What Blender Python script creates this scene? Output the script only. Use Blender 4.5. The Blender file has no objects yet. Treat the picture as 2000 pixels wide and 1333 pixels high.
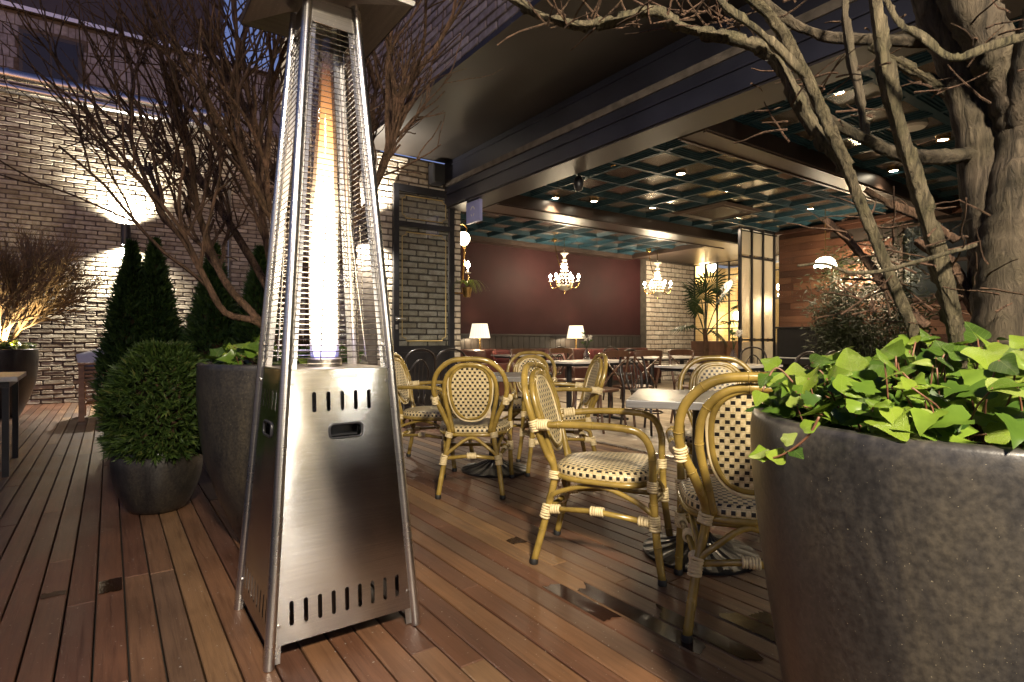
import bpy, bmesh, math, random
from mathutils import Vector, Matrix, noise as mnoise
random.seed(7)
sc = bpy.context.scene
col = sc.collection
R = math.radians
# ------------------------------------------------------------------ camera
F = 1114.0                       # focal length in pixels of the 2000 px wide photograph
YAW = math.atan2(786.0, F)
SA, CA = math.sin(YAW), math.cos(YAW)
cam = bpy.data.cameras.new('camera'); camo = bpy.data.objects.new('camera', cam)
col.objects.link(camo); sc.camera = camo
cam.sensor_width = 36; cam.lens = 36 * F / 2000.0
cam.clip_start = 0.02; cam.clip_end = 500
camo.location = (0, 0, 1.0); camo.rotation_euler = (R(90), 0, -YAW)
# ------------------------------------------------------------------ dusk sky
wd = bpy.data.worlds.new('World'); sc.world = wd; wd.use_nodes = True
wn = wd.node_tree.nodes; wl = wd.node_tree.links
bg = wn['Background']
sky = wn.new('ShaderNodeTexSky'); sky.sky_type = 'NISHITA'; sky.sun_disc = False
sky.sun_elevation = R(3.0); sky.sun_rotation = R(200)
tint = wn.new('ShaderNodeMix'); tint.data_type = 'RGBA'; tint.blend_type = 'MULTIPLY'; tint.inputs[0].default_value = 1.0
tint.inputs[7].default_value = (.72, .70, 1.35, 1); wl.new(sky.outputs[0], tint.inputs[6]); wl.new(tint.outputs[2], bg.inputs[0]); bg.inputs[1].default_value = 0.09
sc.view_settings.view_transform = 'Standard'; sc.view_settings.look = 'None'
sc.view_settings.exposure = 1.1; sc.view_settings.gamma = 1.0
sc.cycles.use_denoising = True
sc.cycles.max_bounces = 8; sc.cycles.transparent_max_bounces = 16
sc.cycles.diffuse_bounces = 3; sc.cycles.glossy_bounces = 4
sc.cycles.sample_clamp_indirect = 6.0
sc.cycles.caustics_reflective = False; sc.cycles.caustics_refractive = False

# ------------------------------------------------------------------ coordinates
def W(r, d, z=0.0):
    """camera-right metres, depth metres -> world"""
    return Vector((CA * r + SA * d, -SA * r + CA * d, z))
def P(px, py, d):
    return W((px - 1000) / F * d, d, 1 + (667 - py) / F * d)
def cam_rd(p):
    return CA * p[0] - SA * p[1], SA * p[0] + CA * p[1]
def inview(p, m=60):
    r, d = cam_rd(p)
    if d < 0.1: return False
    x = 1000 + F * r / d; y = 667 - F * (p[2] - 1) / d
    return -m < x < 2000 + m and -m < y < 1333 + m
def at_z(px, py, z):
    d = F * (z - 1) / (667 - py)
    return P(px, py, d)

# ------------------------------------------------------------------ mesh builder
class MB:
    def __init__(s): s.v = []; s.f = []; s.uv = []; s.mi = []; s.m = 0
    def face(s, idx, uv=None): s.f.append(idx); s.uv.append(uv); s.mi.append(s.m)
    def box(s, c, size, rot=None, bev=0.0):
        hx, hy, hz = size[0] / 2, size[1] / 2, size[2] / 2
        M = rot if rot is not None else Matrix.Identity(3)
        c = Vector(c); b = len(s.v)
        if bev <= 0:
            for x in (-hx, hx):
                for y in (-hy, hy):
                    for z in (-hz, hz): s.v.append(c + M @ Vector((x, y, z)))
            for q in ((0, 1, 3, 2), (4, 6, 7, 5), (0, 4, 5, 1), (2, 3, 7, 6), (0, 2, 6, 4), (1, 5, 7, 3)):
                s.face([b + i for i in q])
            return s
        bm = bmesh.new(); bmesh.ops.create_cube(bm, size=1)
        for v in bm.verts: v.co = Vector((v.co.x * size[0], v.co.y * size[1], v.co.z * size[2]))
        bmesh.ops.bevel(bm, geom=bm.edges[:] , offset=bev, segments=2, affect='EDGES', profile=0.6)
        bm.verts.index_update()
        for v in bm.verts: s.v.append(c + M @ v.co)
        for f in bm.faces: s.face([b + v.index for v in f.verts])
        bm.free(); return s
    def span(s, a, b_, bev=0.0):
        a = Vector(a); b_ = Vector(b_)
        return s.box((a + b_) / 2, [abs(q) for q in (b_ - a)], None, bev)
    def tube(s, path, rad, sides=8, cap=True, ridge=0.0, closed=False, ang0=0.0):
        path = [Vector(p) for p in path]; n = len(path)
        if not hasattr(rad, '__len__'): rad = [rad] * n
        b = len(s.v); fin = [random.choice((.3, .8, 1.1)) for _ in range(sides)]
        t0 = (path[1] - path[0]).normalized()
        up = Vector((0, 0, 1)) if abs(t0.z) < 0.9 else Vector((1, 0, 0))
        nrm = t0.cross(up).normalized()
        for i in range(n):
            if closed: t = (path[(i + 1) % n] - path[i - 1])
            elif i == 0: t = path[1] - path[0]
            elif i == n - 1: t = path[-1] - path[-2]
            else: t = path[i + 1] - path[i - 1]
            t = t.normalized() if t.length > 1e-9 else t0
            nrm = (nrm - t * nrm.dot(t))
            nrm = nrm.normalized() if nrm.length > 1e-6 else t.orthogonal().normalized()
            bi = t.cross(nrm)
            for k in range(sides):
                a = ang0 + 2 * math.pi * k / sides
                rr = rad[i]
                if ridge:
                    if k % 3 == 0:
                        if random.random() < .22: fin[k] = random.choice((0, .35, .8, 1.0, 1.3))
                        rr *= 1 + ridge * fin[k]
                    else: rr *= random.uniform(.93, 1.0)
                s.v.append(path[i] + (nrm * math.cos(a) + bi * math.sin(a)) * rr)
        segs = n if closed else n - 1
        for i in range(segs):
            j = (i + 1) % n
            for k in range(sides):
                k2 = (k + 1) % sides
                s.face([b + i * sides + k, b + i * sides + k2, b + j * sides + k2, b + j * sides + k])
        if cap and not closed:
            s.face([b + k for k in range(sides)][::-1]); s.face([b + (n - 1) * sides + k for k in range(sides)])
        return s
    def lathe(s, prof, seg=24, c=(0, 0, 0), capb=True, capt=False):
        b = len(s.v); c = Vector(c)
        for (r, z) in prof:
            for k in range(seg):
                a = 2 * math.pi * k / seg
                s.v.append(c + Vector((r * math.cos(a), r * math.sin(a), z)))
        for i in range(len(prof) - 1):
            for k in range(seg):
                k2 = (k + 1) % seg
                s.face([b + i * seg + k, b + i * seg + k2, b + (i + 1) * seg + k2, b + (i + 1) * seg + k])
        if capb: s.face([b + k for k in range(seg)][::-1])
        if capt: s.face([b + (len(prof) - 1) * seg + k for k in range(seg)])
        return s
    def poly(s, pts):
        b = len(s.v); s.v += [Vector(p) for p in pts]; s.face(list(range(b, b + len(pts)))); return s
    def mesh(s, name, mats, smooth=False):
        me = bpy.data.meshes.new(name)
        me.from_pydata([tuple(v) for v in s.v], [], s.f)
        if not isinstance(mats, (list, tuple)): mats = [mats]
        for m in mats: me.materials.append(m)
        if len(mats) > 1: me.polygons.foreach_set('material_index', s.mi)
        if any(u is not None for u in s.uv):
            ul = me.uv_layers.new(name='UVMap')
            li = 0
            for f, u in zip(s.f, s.uv):
                for k in range(len(f)):
                    if u is not None: ul.data[li].uv = u[k]
                    li += 1
        if smooth:
            me.polygons.foreach_set('use_smooth', [True] * len(me.polygons))
            if smooth == 'auto':
                try: me.set_sharp_from_angle(angle=R(40))
                except Exception: pass
        me.update(); return me
    def build(s, name, mats, parent=None, smooth=False):
        return add(name, s.mesh(name, mats, smooth), parent)

def add(name, me, parent=None, loc=None, rot=None):
    o = bpy.data.objects.new(name, me); col.objects.link(o)
    if parent is not None: o.parent = parent
    if loc is not None: o.location = loc
    if rot is not None: o.rotation_euler = rot
    return o
def empty(name, loc=(0, 0, 0), rz=0.0):
    o = bpy.data.objects.new(name, None); col.objects.link(o)
    o.location = loc; o.rotation_euler = (0, 0, rz); o.empty_display_size = .1; return o
def tag(o, label=None, cat=None, group=None, kind=None):
    if label: o['label'] = label
    if cat: o['category'] = cat
    if group: o['group'] = group
    if kind: o['kind'] = kind
    return o
def copy_tree(o, parent=None):
    c = o.copy(); col.objects.link(c); c.parent = parent
    for ch in o.children: copy_tree(ch, c)
    return c
def smoothpath(pts, n=6, closed=False):
    """Catmull-Rom through points"""
    pts = [Vector(p) for p in pts]; out = []
    m = len(pts)
    for i in range(m if closed else m - 1):
        p0 = pts[(i - 1) % m] if (closed or i > 0) else pts[0] * 2 - pts[1]
        p1 = pts[i]; p2 = pts[(i + 1) % m]
        p3 = pts[(i + 2) % m] if (closed or i + 2 < m) else p2 * 2 - p1
        for k in range(n):
            t = k / n
            out.append(.5 * ((2 * p1) + (p2 - p0) * t + (2 * p0 - 5 * p1 + 4 * p2 - p3) * t * t + (3 * p1 - p0 - 3 * p2 + p3) * t ** 3))
    if not closed: out.append(pts[-1])
    return out

# ------------------------------------------------------------------ materials
def new_mat(name):
    m = bpy.data.materials.new(name); m.use_nodes = True
    return m, m.node_tree.nodes, m.node_tree.links, m.node_tree.nodes['Principled BSDF']
def N(nodes, t, **kw):
    n = nodes.new('ShaderNode' + t)
    for k, v in kw.items():
        if k.startswith('i_'): n.inputs[int(k[2:])].default_value = v
        else: setattr(n, k, v)
    return n
def mth(nodes, links, op, a, b=None, c=None):
    n = nodes.new('ShaderNodeMath'); n.operation = op
    for i, q in enumerate((a, b, c)):
        if q is None: continue
        if isinstance(q, (int, float)): n.inputs[i].default_value = q
        else: links.new(q, n.inputs[i])
    return n.outputs[0]
def ramp(nodes, links, fac, stops):
    r = nodes.new('ShaderNodeValToRGB'); e = r.color_ramp.elements
    while len(e) < len(stops): e.new(.5)
    for el, (p, c) in zip(e, stops): el.position = p; el.color = (*c, 1)
    links.new(fac, r.inputs[0]); return r.outputs[0]
def mixc(nodes, links, fac, a, b, mode='MIX'):
    n = nodes.new('ShaderNodeMix'); n.data_type = 'RGBA'; n.blend_type = mode
    for i, q in ((0, fac), (6, a), (7, b)):
        if isinstance(q, (int, float)): n.inputs[i].default_value = q
        elif isinstance(q, tuple): n.inputs[i].default_value = (*q, 1)
        else: links.new(q, n.inputs[i])
    return n.outputs[2]
def simple(name, c, rough=.5, metal=0.0, vary=.25, scale=6.0, bump=0.0, bscale=60.0, coat=0.0, spec=.5, stretch=None):
    """base colour with soft noise variation, roughness noise and fine relief"""
    m, n, l, p = new_mat(name)
    tc = N(n, 'TexCoord'); src = tc.outputs['Object']
    if stretch:
        mp = N(n, 'Mapping'); mp.inputs['Scale'].default_value = stretch; l.new(src, mp.inputs[0]); src = mp.outputs[0]
    nz = N(n, 'TexNoise'); nz.inputs['Scale'].default_value = scale; nz.inputs['Detail'].default_value = 6; l.new(src, nz.inputs[0])
    lo = tuple(max(0, q * (1 - vary)) for q in c); hi = tuple(min(1, q * (1 + vary)) for q in c)
    l.new(ramp(n, l, nz.outputs[0], [(.3, lo), (.7, hi)]), p.inputs['Base Color'])
    rr = mth(n, l, 'MULTIPLY_ADD', nz.outputs[0], .3 * rough, rough * .85); l.new(rr, p.inputs['Roughness'])
    p.inputs['Metallic'].default_value = metal; p.inputs['Specular IOR Level'].default_value = spec
    p.inputs['Coat Weight'].default_value = coat; p.inputs['Coat Roughness'].default_value = .12
    if bump:
        n2 = N(n, 'TexNoise'); n2.inputs['Scale'].default_value = bscale; n2.inputs['Detail'].default_value = 4; l.new(src, n2.inputs[0])
        b = N(n, 'Bump'); b.inputs['Strength'].default_value = bump; b.inputs['Distance'].default_value = .004
        l.new(n2.outputs[0], b.inputs['Height']); l.new(b.outputs[0], p.inputs['Normal'])
    return m
def rnd_socket(n, l):
    oi = N(n, 'ObjectInfo'); g = N(n, 'NewGeometry')
    return mth(n, l, 'FRACT', mth(n, l, 'ADD', oi.outputs['Random'], g.outputs['Random Per Island']))
def brick_mat(name, stops, rough=.8, bump=.7, gl=0.0):
    m, n, l, p = new_mat(name)
    rs = rnd_socket(n, l)
    base = ramp(n, l, rs, stops)
    g = N(n, 'NewGeometry')
    nz = N(n, 'TexNoise'); nz.inputs['Scale'].default_value = 14; nz.inputs['Detail'].default_value = 8; l.new(g.outputs['Position'], nz.inputs[0])
    stain = ramp(n, l, nz.outputs[0], [(.3, (.55, .5, .45)), (.62, (1, 1, 1)), (.8, (1.0, 1.0, .98))])
    l.new(mixc(n, l, .75, base, stain, 'MULTIPLY'), p.inputs['Base Color'])
    p.inputs['Roughness'].default_value = rough; p.inputs['Specular IOR Level'].default_value = .3 + gl
    n2 = N(n, 'TexNoise'); n2.inputs['Scale'].default_value = 55; n2.inputs['Detail'].default_value = 6; l.new(g.outputs['Position'], n2.inputs[0])
    b = N(n, 'Bump'); b.inputs['Strength'].default_value = bump; b.inputs['Distance'].default_value = .006
    l.new(n2.outputs[0], b.inputs['Height']); l.new(b.outputs[0], p.inputs['Normal'])
    return m
def emit(name, c, s):
    m, n, l, p = new_mat(name)
    e = N(n, 'Emission'); e.inputs[0].default_value = (*c, 1); e.inputs[1].default_value = s
    l.new(e.outputs[0], n['Material Output'].inputs[0]); return m
def thin_glass(name, tint=(1, 1, 1), rough=.02, refl=.09):
    m, n, l, p = new_mat(name)
    t = N(n, 'BsdfTransparent'); t.inputs[0].default_value = (*tint, 1)
    gl = N(n, 'BsdfGlossy'); gl.inputs['Roughness'].default_value = rough
    lw = N(n, 'LayerWeight'); lw.inputs[0].default_value = .25
    f = mth(n, l, 'MULTIPLY_ADD', lw.outputs['Facing'], .5, refl)
    mx = N(n, 'MixShader'); l.new(f, mx.inputs[0]); l.new(t.outputs[0], mx.inputs[1]); l.new(gl.outputs[0], mx.inputs[2])
    l.new(mx.outputs[0], n['Material Output'].inputs[0]); return m
def textured_glass(name, tint):
    m, n, l, p = new_mat(name)
    rf = N(n, 'BsdfRefraction'); rf.inputs['IOR'].default_value = 1.18; rf.inputs['Roughness'].default_value = .22; rf.inputs[0].default_value = (*tint, 1)
    tl = N(n, 'BsdfTranslucent'); tl.inputs[0].default_value = (*tint, 1)
    gl = N(n, 'BsdfGlossy'); gl.inputs['Roughness'].default_value = .15
    g = N(n, 'NewGeometry'); v = N(n, 'TexVoronoi'); v.inputs['Scale'].default_value = 55; l.new(g.outputs['Position'], v.inputs[0])
    b = N(n, 'Bump'); b.inputs['Strength'].default_value = .6; b.inputs['Distance'].default_value = .01; l.new(v.outputs[0], b.inputs['Height'])
    for q in (rf, tl, gl): l.new(b.outputs[0], q.inputs['Normal'])
    a = N(n, 'MixShader'); a.inputs[0].default_value = .45; l.new(rf.outputs[0], a.inputs[1]); l.new(tl.outputs[0], a.inputs[2])
    c = N(n, 'MixShader'); c.inputs[0].default_value = .08; l.new(a.outputs[0], c.inputs[1]); l.new(gl.outputs[0], c.inputs[2])
    l.new(c.outputs[0], n['Material Output'].inputs[0]); return m
def plank_mat(name, stops, axis='Y', rough=.45, grain=1.0, wet=False):
    m, n, l, p = new_mat(name)
    rs = rnd_socket(n, l); base = ramp(n, l, rs, stops)
    g = N(n, 'NewGeometry'); mp = N(n, 'Mapping'); l.new(g.outputs['Position'], mp.inputs[0])
    sc_ = {'X': (1.2, 26, 26), 'Y': (26, 1.2, 26)}[axis]; mp.inputs['Scale'].default_value = sc_
    cb = N(n, 'CombineXYZ'); l.new(mth(n, l, 'MULTIPLY', rs, 60), cb.inputs[0]); l.new(mth(n, l, 'MULTIPLY', rs, 37), cb.inputs[1]); l.new(cb.outputs[0], mp.inputs['Location'])
    nz = N(n, 'TexNoise'); nz.inputs['Scale'].default_value = 2.4; nz.inputs['Detail'].default_value = 9; nz.inputs['Roughness'].default_value = .65; nz.inputs['Distortion'].default_value = .6; l.new(mp.outputs[0], nz.inputs[0])
    gr = ramp(n, l, nz.outputs[0], [(.28, (.5, .45, .42)), (.5, (.95, .95, .95)), (.72, (1.25, 1.22, 1.18))])
    c1 = mixc(n, l, .8 * grain, base, gr, 'MULTIPLY')
    n3 = N(n, 'TexNoise'); n3.inputs['Scale'].default_value = 2.2; n3.inputs['Detail'].default_value = 5; l.new(g.outputs['Position'], n3.inputs[0])
    blot = ramp(n, l, n3.outputs[0], [(.35, (.62, .6, .6)), (.6, (1.08, 1.06, 1.04))])
    c2 = mixc(n, l, .7, c1, blot, 'MULTIPLY')
    # pale scuffs and droppings
    v = N(n, 'TexNoise'); v.inputs['Scale'].default_value = 75; v.inputs['Detail'].default_value = 2; l.new(g.outputs['Position'], v.inputs[0])
    sp = mth(n, l, 'GREATER_THAN', v.outputs[0], .72)
    c3 = mixc(n, l, mth(n, l, 'MULTIPLY', sp, .55), c2, (.5, .47, .42))
    l.new(c3, p.inputs['Base Color'])
    rr = mth(n, l, 'MULTIPLY_ADD', n3.outputs[0], .35, rough - .15); l.new(rr, p.inputs['Roughness'])
    p.inputs['Specular IOR Level'].default_value = .45
    b = N(n, 'Bump'); b.inputs['Strength'].default_value = .35; b.inputs['Distance'].default_value = .003
    l.new(nz.outputs[0], b.inputs['Height']); l.new(b.outputs[0], p.inputs['Normal'])
    return m
def cane_mat(name):
    m, n, l, p = new_mat(name)
    uv = N(n, 'UVMap'); s = N(n, 'SeparateXYZ'); l.new(uv.outputs[0], s.inputs[0])
    u = mth(n, l, 'DIVIDE', s.outputs[0], .0315); v = mth(n, l, 'DIVIDE', s.outputs[1], .0215)
    row = mth(n, l, 'FLOOR', v); odd = mth(n, l, 'FLOORED_MODULO', row, 2.0)
    uo = mth(n, l, 'ADD', u, mth(n, l, 'MULTIPLY', odd, .5))
    fu = mth(n, l, 'FRACT', uo); fv = mth(n, l, 'FRACT', v)
    blk = mth(n, l, 'MULTIPLY', mth(n, l, 'LESS_THAN', fu, .46), mth(n, l, 'LESS_THAN', fv, .62))
    g = N(n, 'NewGeometry'); nz = N(n, 'TexNoise'); nz.inputs['Scale'].default_value = 90; l.new(g.outputs['Position'], nz.inputs[0])
    cream = ramp(n, l, nz.outputs[0], [(.3, (.50, .39, .19)), (.7, (.72, .60, .36))])
    # strand edges
    e1 = mth(n, l, 'ABSOLUTE', mth(n, l, 'SUBTRACT', mth(n, l, 'FRACT', mth(n, l, 'MULTIPLY', uo, 2.0)), .5))
    e2 = mth(n, l, 'ABSOLUTE', mth(n, l, 'SUBTRACT', mth(n, l, 'FRACT', mth(n, l, 'ADD', v, .19)), .5))
    edge = mth(n, l, 'MAXIMUM', mth(n, l, 'GREATER_THAN', e1, .45), mth(n, l, 'GREATER_THAN', e2, .45))
    c1 = mixc(n, l, mth(n, l, 'MULTIPLY', edge, .5), cream, (.22, .15, .06))
    l.new(mixc(n, l, blk, c1, (.012, .010, .008)), p.inputs['Base Color'])
    p.inputs['Roughness'].default_value = .42
    h = mth(n, l, 'SUBTRACT', 1.0, mth(n, l, 'ADD', mth(n, l, 'MULTIPLY', blk, .7), mth(n, l, 'MULTIPLY', edge, .3)))
    b = N(n, 'Bump'); b.inputs['Strength'].default_value = .6; b.inputs['Distance'].default_value = .003
    l.new(h, b.inputs['Height']); l.new(b.outputs[0], p.inputs['Normal']); return m
def leaf_mat(name, stops, trans=.35, rough=.35, veins=False):
    m, n, l, p = new_mat(name)
    rs = rnd_socket(n, l); base = ramp(n, l, rs, stops)
    tc = N(n, 'TexCoord'); w = N(n, 'TexNoise'); w.inputs['Scale'].default_value = 40; w.inputs['Detail'].default_value = 4; l.new(tc.outputs['Object'], w.inputs[0])
    c = mixc(n, l, .5, base, ramp(n, l, w.outputs[0], [(.35, (.7, .75, .6)), (.65, (1.15, 1.12, 1.0))]), 'MULTIPLY')
    if veins:
        sx = N(n, 'SeparateXYZ'); l.new(tc.outputs['Object'], sx.inputs[0]); ax = mth(n, l, 'ABSOLUTE', sx.outputs[0])
        k = mth(n, l, 'FRACT', mth(n, l, 'MULTIPLY', mth(n, l, 'SUBTRACT', sx.outputs[1], mth(n, l, 'MULTIPLY', ax, .85)), 4.6))
        vn = mth(n, l, 'MAXIMUM', mth(n, l, 'LESS_THAN', ax, .014), mth(n, l, 'LESS_THAN', k, .07))
        c = mixc(n, l, mth(n, l, 'MULTIPLY', vn, .22), c, (.36, .42, .16))
        bv = N(n, 'Bump'); bv.inputs['Strength'].default_value = .5; bv.inputs['Distance'].default_value = .02; l.new(mth(n, l, 'ADD', w.outputs[0], mth(n, l, 'MULTIPLY', vn, -.3)), bv.inputs['Height']); l.new(bv.outputs[0], p.inputs['Normal'])
    l.new(c, p.inputs['Base Color']); p.inputs['Roughness'].default_value = rough; p.inputs['Specular IOR Level'].default_value = .4
    tl = N(n, 'BsdfTranslucent'); l.new(c, tl.inputs[0])
    mx = N(n, 'MixShader'); mx.inputs[0].default_value = trans
    l.new(p.outputs[0], mx.inputs[1]); l.new(tl.outputs[0], mx.inputs[2]); l.new(mx.outputs[0], n['Material Output'].inputs[0]); return m
ANISO_ROT = .25
def steel_mat(name, c=(.60, .595, .585), rough=.17, aniso=.97, warp=.22):
    m, n, l, p = new_mat(name)
    p.inputs['Metallic'].default_value = 1
    tc = N(n, 'TexCoord')
    mp = N(n, 'Mapping'); mp.inputs['Scale'].default_value = (4, 4, 420); l.new(tc.outputs['Object'], mp.inputs[0])
    nz = N(n, 'TexNoise'); nz.inputs['Scale'].default_value = 1.0; nz.inputs['Detail'].default_value = 3; l.new(mp.outputs[0], nz.inputs[0])
    sm = N(n, 'TexNoise'); sm.inputs['Scale'].default_value = 5; sm.inputs['Detail'].default_value = 7; l.new(tc.outputs['Object'], sm.inputs[0])
    sp = N(n, 'TexNoise'); sp.inputs['Scale'].default_value = 130; sp.inputs['Detail'].default_value = 1; l.new(tc.outputs['Object'], sp.inputs[0])
    spots = mth(n, l, 'GREATER_THAN', sp.outputs[0], .70)
    bc = ramp(n, l, nz.outputs[0], [(.3, tuple(q * .86 for q in c)), (.7, tuple(min(1, q * 1.1) for q in c))])
    l.new(mixc(n, l, mth(n, l, 'MULTIPLY', spots, .4), bc, (.75, .72, .66)), p.inputs['Base Color'])
    l.new(mth(n, l, 'ADD', mth(n, l, 'MULTIPLY_ADD', sm.outputs[0], .10, rough - .05), mth(n, l, 'MULTIPLY', spots, .04)), p.inputs['Roughness'])
    p.inputs['Anisotropic'].default_value = aniso; p.inputs['Anisotropic Rotation'].default_value = ANISO_ROT
    gg = N(n, 'NewGeometry'); tg = N(n, 'VectorMath'); tg.operation = 'CROSS_PRODUCT'; l.new(gg.outputs['True Normal'], tg.inputs[0]); tg.inputs[1].default_value = (.02, .01, 1)
    if aniso > .5: l.new(tg.outputs[0], p.inputs['Tangent'])
    wv = N(n, 'TexNoise'); wv.inputs['Scale'].default_value = 3.2; wv.inputs['Detail'].default_value = 1; l.new(tc.outputs['Object'], wv.inputs[0])
    b = N(n, 'Bump'); b.inputs['Strength'].default_value = warp; b.inputs['Distance'].default_value = .02; l.new(wv.outputs[0], b.inputs['Height'])
    b2 = N(n, 'Bump'); b2.inputs['Strength'].default_value = .08; b2.inputs['Distance'].default_value = .001; l.new(nz.outputs[0], b2.inputs['Height']); l.new(b.outputs[0], b2.inputs['Normal'])
    l.new(b2.outputs[0], p.inputs['Normal']); return m

def bark_mat(name, hi, lo, sc_):
    m, n, l, p = new_mat(name)
    tc = N(n, 'TexCoord'); mp = N(n, 'Mapping'); mp.inputs['Scale'].default_value = (1, 1, .16); l.new(tc.outputs['Object'], mp.inputs[0])
    a = N(n, 'TexNoise'); a.inputs['Scale'].default_value = sc_ * 5; a.inputs['Detail'].default_value = 8; a.inputs['Roughness'].default_value = .7; a.inputs['Distortion'].default_value = .8; l.new(mp.outputs[0], a.inputs[0])
    b = N(n, 'TexNoise'); b.inputs['Scale'].default_value = sc_; b.inputs['Detail'].default_value = 5; l.new(tc.outputs['Object'], b.inputs[0])
    c1 = ramp(n, l, a.outputs[0], [(.34, lo), (.5, tuple(q * .75 for q in hi)), (.68, tuple(q * 1.3 for q in hi))])
    c2 = ramp(n, l, b.outputs[0], [(.35, (.6, .62, .5)), (.65, (1.15, 1.1, 1.1))])
    l.new(mixc(n, l, .8, c1, c2, 'MULTIPLY'), p.inputs['Base Color']); p.inputs['Roughness'].default_value = .85; p.inputs['Specular IOR Level'].default_value = .25
    u = N(n, 'Bump'); u.inputs['Strength'].default_value = 1.0; u.inputs['Distance'].default_value = .02; l.new(a.outputs[0], u.inputs['Height']); l.new(u.outputs[0], p.inputs['Normal'])
    return m
def pot_mat(name='glazed_pot', dk=1.0):
    m, n, l, p = new_mat(name)
    tc = N(n, 'TexCoord'); mp = N(n, 'Mapping'); mp.inputs['Scale'].default_value = (1, 1, .35); l.new(tc.outputs['Object'], mp.inputs[0])
    a = N(n, 'TexNoise'); a.inputs['Scale'].default_value = 5.5; a.inputs['Detail'].default_value = 10; a.inputs['Roughness'].default_value = .7; a.inputs['Distortion'].default_value = .5; l.new(mp.outputs[0], a.inputs[0])
    b = N(n, 'TexNoise'); b.inputs['Scale'].default_value = 90; b.inputs['Detail'].default_value = 5; l.new(tc.outputs['Object'], b.inputs[0])
    c = N(n, 'TexNoise'); c.inputs['Scale'].default_value = 330; c.inputs['Detail'].default_value = 0; l.new(tc.outputs['Object'], c.inputs[0])
    col1 = ramp(n, l, a.outputs[0], [(.30, tuple(q * dk for q in (.012, .012, .014))), (.48, tuple(q * dk for q in (.044, .041, .040))), (.62, tuple(q * dk for q in (.078, .068, .055))), (.78, tuple(q * dk for q in (.125, .100, .062)))])
    fine = ramp(n, l, b.outputs[0], [(.35, (.55, .55, .56)), (.65, (1.3, 1.26, 1.18))])
    speck = mth(n, l, 'GREATER_THAN', c.outputs[0], .845)
    l.new(mixc(n, l, mth(n, l, 'MULTIPLY', speck, .6), mixc(n, l, .8, col1, fine, 'MULTIPLY'), (.30, .26, .18)), p.inputs['Base Color'])
    l.new(mth(n, l, 'MULTIPLY_ADD', a.outputs[0], .35, .22), p.inputs['Roughness']); p.inputs['Coat Weight'].default_value = .3; p.inputs['Coat Roughness'].default_value = .25
    u = N(n, 'Bump'); u.inputs['Strength'].default_value = .17; u.inputs['Distance'].default_value = .004; l.new(mth(n, l, 'ADD', b.outputs[0], mth(n, l, 'MULTIPLY', a.outputs[0], 1.5)), u.inputs['Height']); l.new(u.outputs[0], p.inputs['Normal'])
    return m
M = {}
M['deck'] = plank_mat('deck_wood', [(0, (.070, .031, .018)), (.2, (.125, .058, .032)), (.4, (.090, .043, .028)), (.6, (.165, .084, .042)), (.80, (.100, .062, .042)), (.93, (.19, .108, .052)), (1, (.27, .165, .075))], 'Y', .42)
M['floor'] = plank_mat('pale_floor', [(0, (.32, .26, .20)), (.5, (.42, .36, .28)), (1, (.50, .43, .34))], 'Y', .35, .6)
M['cladding'] = plank_mat('wall_wood', [(0, (.040, .015, .009)), (.35, (.075, .030, .018)), (.7, (.11, .048, .028)), (1, (.16, .078, .046))], 'Y', .5)
M['brick'] = brick_mat('tan_brick', [(0, (.27, .235, .175)), (.3, (.40, .37, .295)), (.55, (.49, .46, .375)), (.8, (.43, .39, .30)), (1, (.57, .54, .46))])
M['brick_pale'] = brick_mat('pale_brick', [(0, (.42, .37, .29)), (.4, (.52, .47, .38)), (.7, (.58, .53, .45)), (1, (.66, .61, .53))])
M['brick_grey'] = brick_mat('grey_brick', [(0, (.30, .28, .30)), (.5, (.38, .36, .38)), (1, (.47, .45, .46))])
M['brick_white'] = brick_mat('white_brick', [(0, (.50, .43, .36)), (.5, (.60, .53, .45)), (1, (.68, .62, .54))], bump=.4)
M['tile'] = brick_mat('grey_tile', [(0, (.24, .24, .28)), (.5, (.30, .30, .34)), (1, (.36, .36, .40))], .5, .2)
M['mortar'] = simple('mortar', (.115, .098, .084), .95, vary=.4, scale=9, bump=.6, bscale=90)
M['mortar_pale'] = simple('mortar_pale', (.10, .085, .07), .95, vary=.3, scale=9, bump=.6, bscale=90)
M['ground'] = simple('soil_ground', (.02, .017, .015), .95, vary=.4, scale=2)
M['black_metal'] = simple('black_metal', (.016, .016, .019), .38, .0, .3, 8, coat=.1)
M['navy'] = simple('navy_painted_steel', (.020, .021, .034), .42, 0, .25, 2.0, bump=.08, bscale=30)
M['dark_beam'] = simple('dark_header_panel', (.020, .017, .018), .42, 0, .25, 2.0)
M['soffit'] = simple('soffit_panel', (.030, .025, .022), .5, 0, .35, 1.3, bump=.05, bscale=30)
M['beam'] = simple('brown_beam', (.046, .030, .024), .38, 0, .25, 2.0)
M['teal'] = simple('teal_gloss_paint', (.016, .042, .060), .45, 0, .3, 4.0, spec=.06)
M['coffer'] = simple('coffer_panel', (.075, .064, .052), .20, 0, .3, 5.0, bump=.15, bscale=16, coat=.6)
M['burgundy'] = simple('burgundy_wall', (.033, .0105, .0115), .65, 0, .18, 3.0, bump=.2, bscale=26, spec=.18)
M['wainscot'] = simple('black_wainscot', (.030, .024, .022), .4, 0, .2, 4)
M['pot'] = pot_mat('glazed_pot', .78)
M['pot_dark'] = pot_mat('shaded_pot', .45)  # glazed pot darkened, dimmer light on the left pots put into its colour
M['pot_round'] = simple('dark_round_pot', (.032, .028, .026), .36, 0, .4, 7.0, bump=.25, bscale=40)
M['soil'] = simple('potting_soil', (.030, .020, .013), .95, vary=.6, scale=30, bump=.9, bscale=60)
M['bark'] = bark_mat('grey_green_bark', (.088, .070, .049), (.016, .013, .009), 9)
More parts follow.
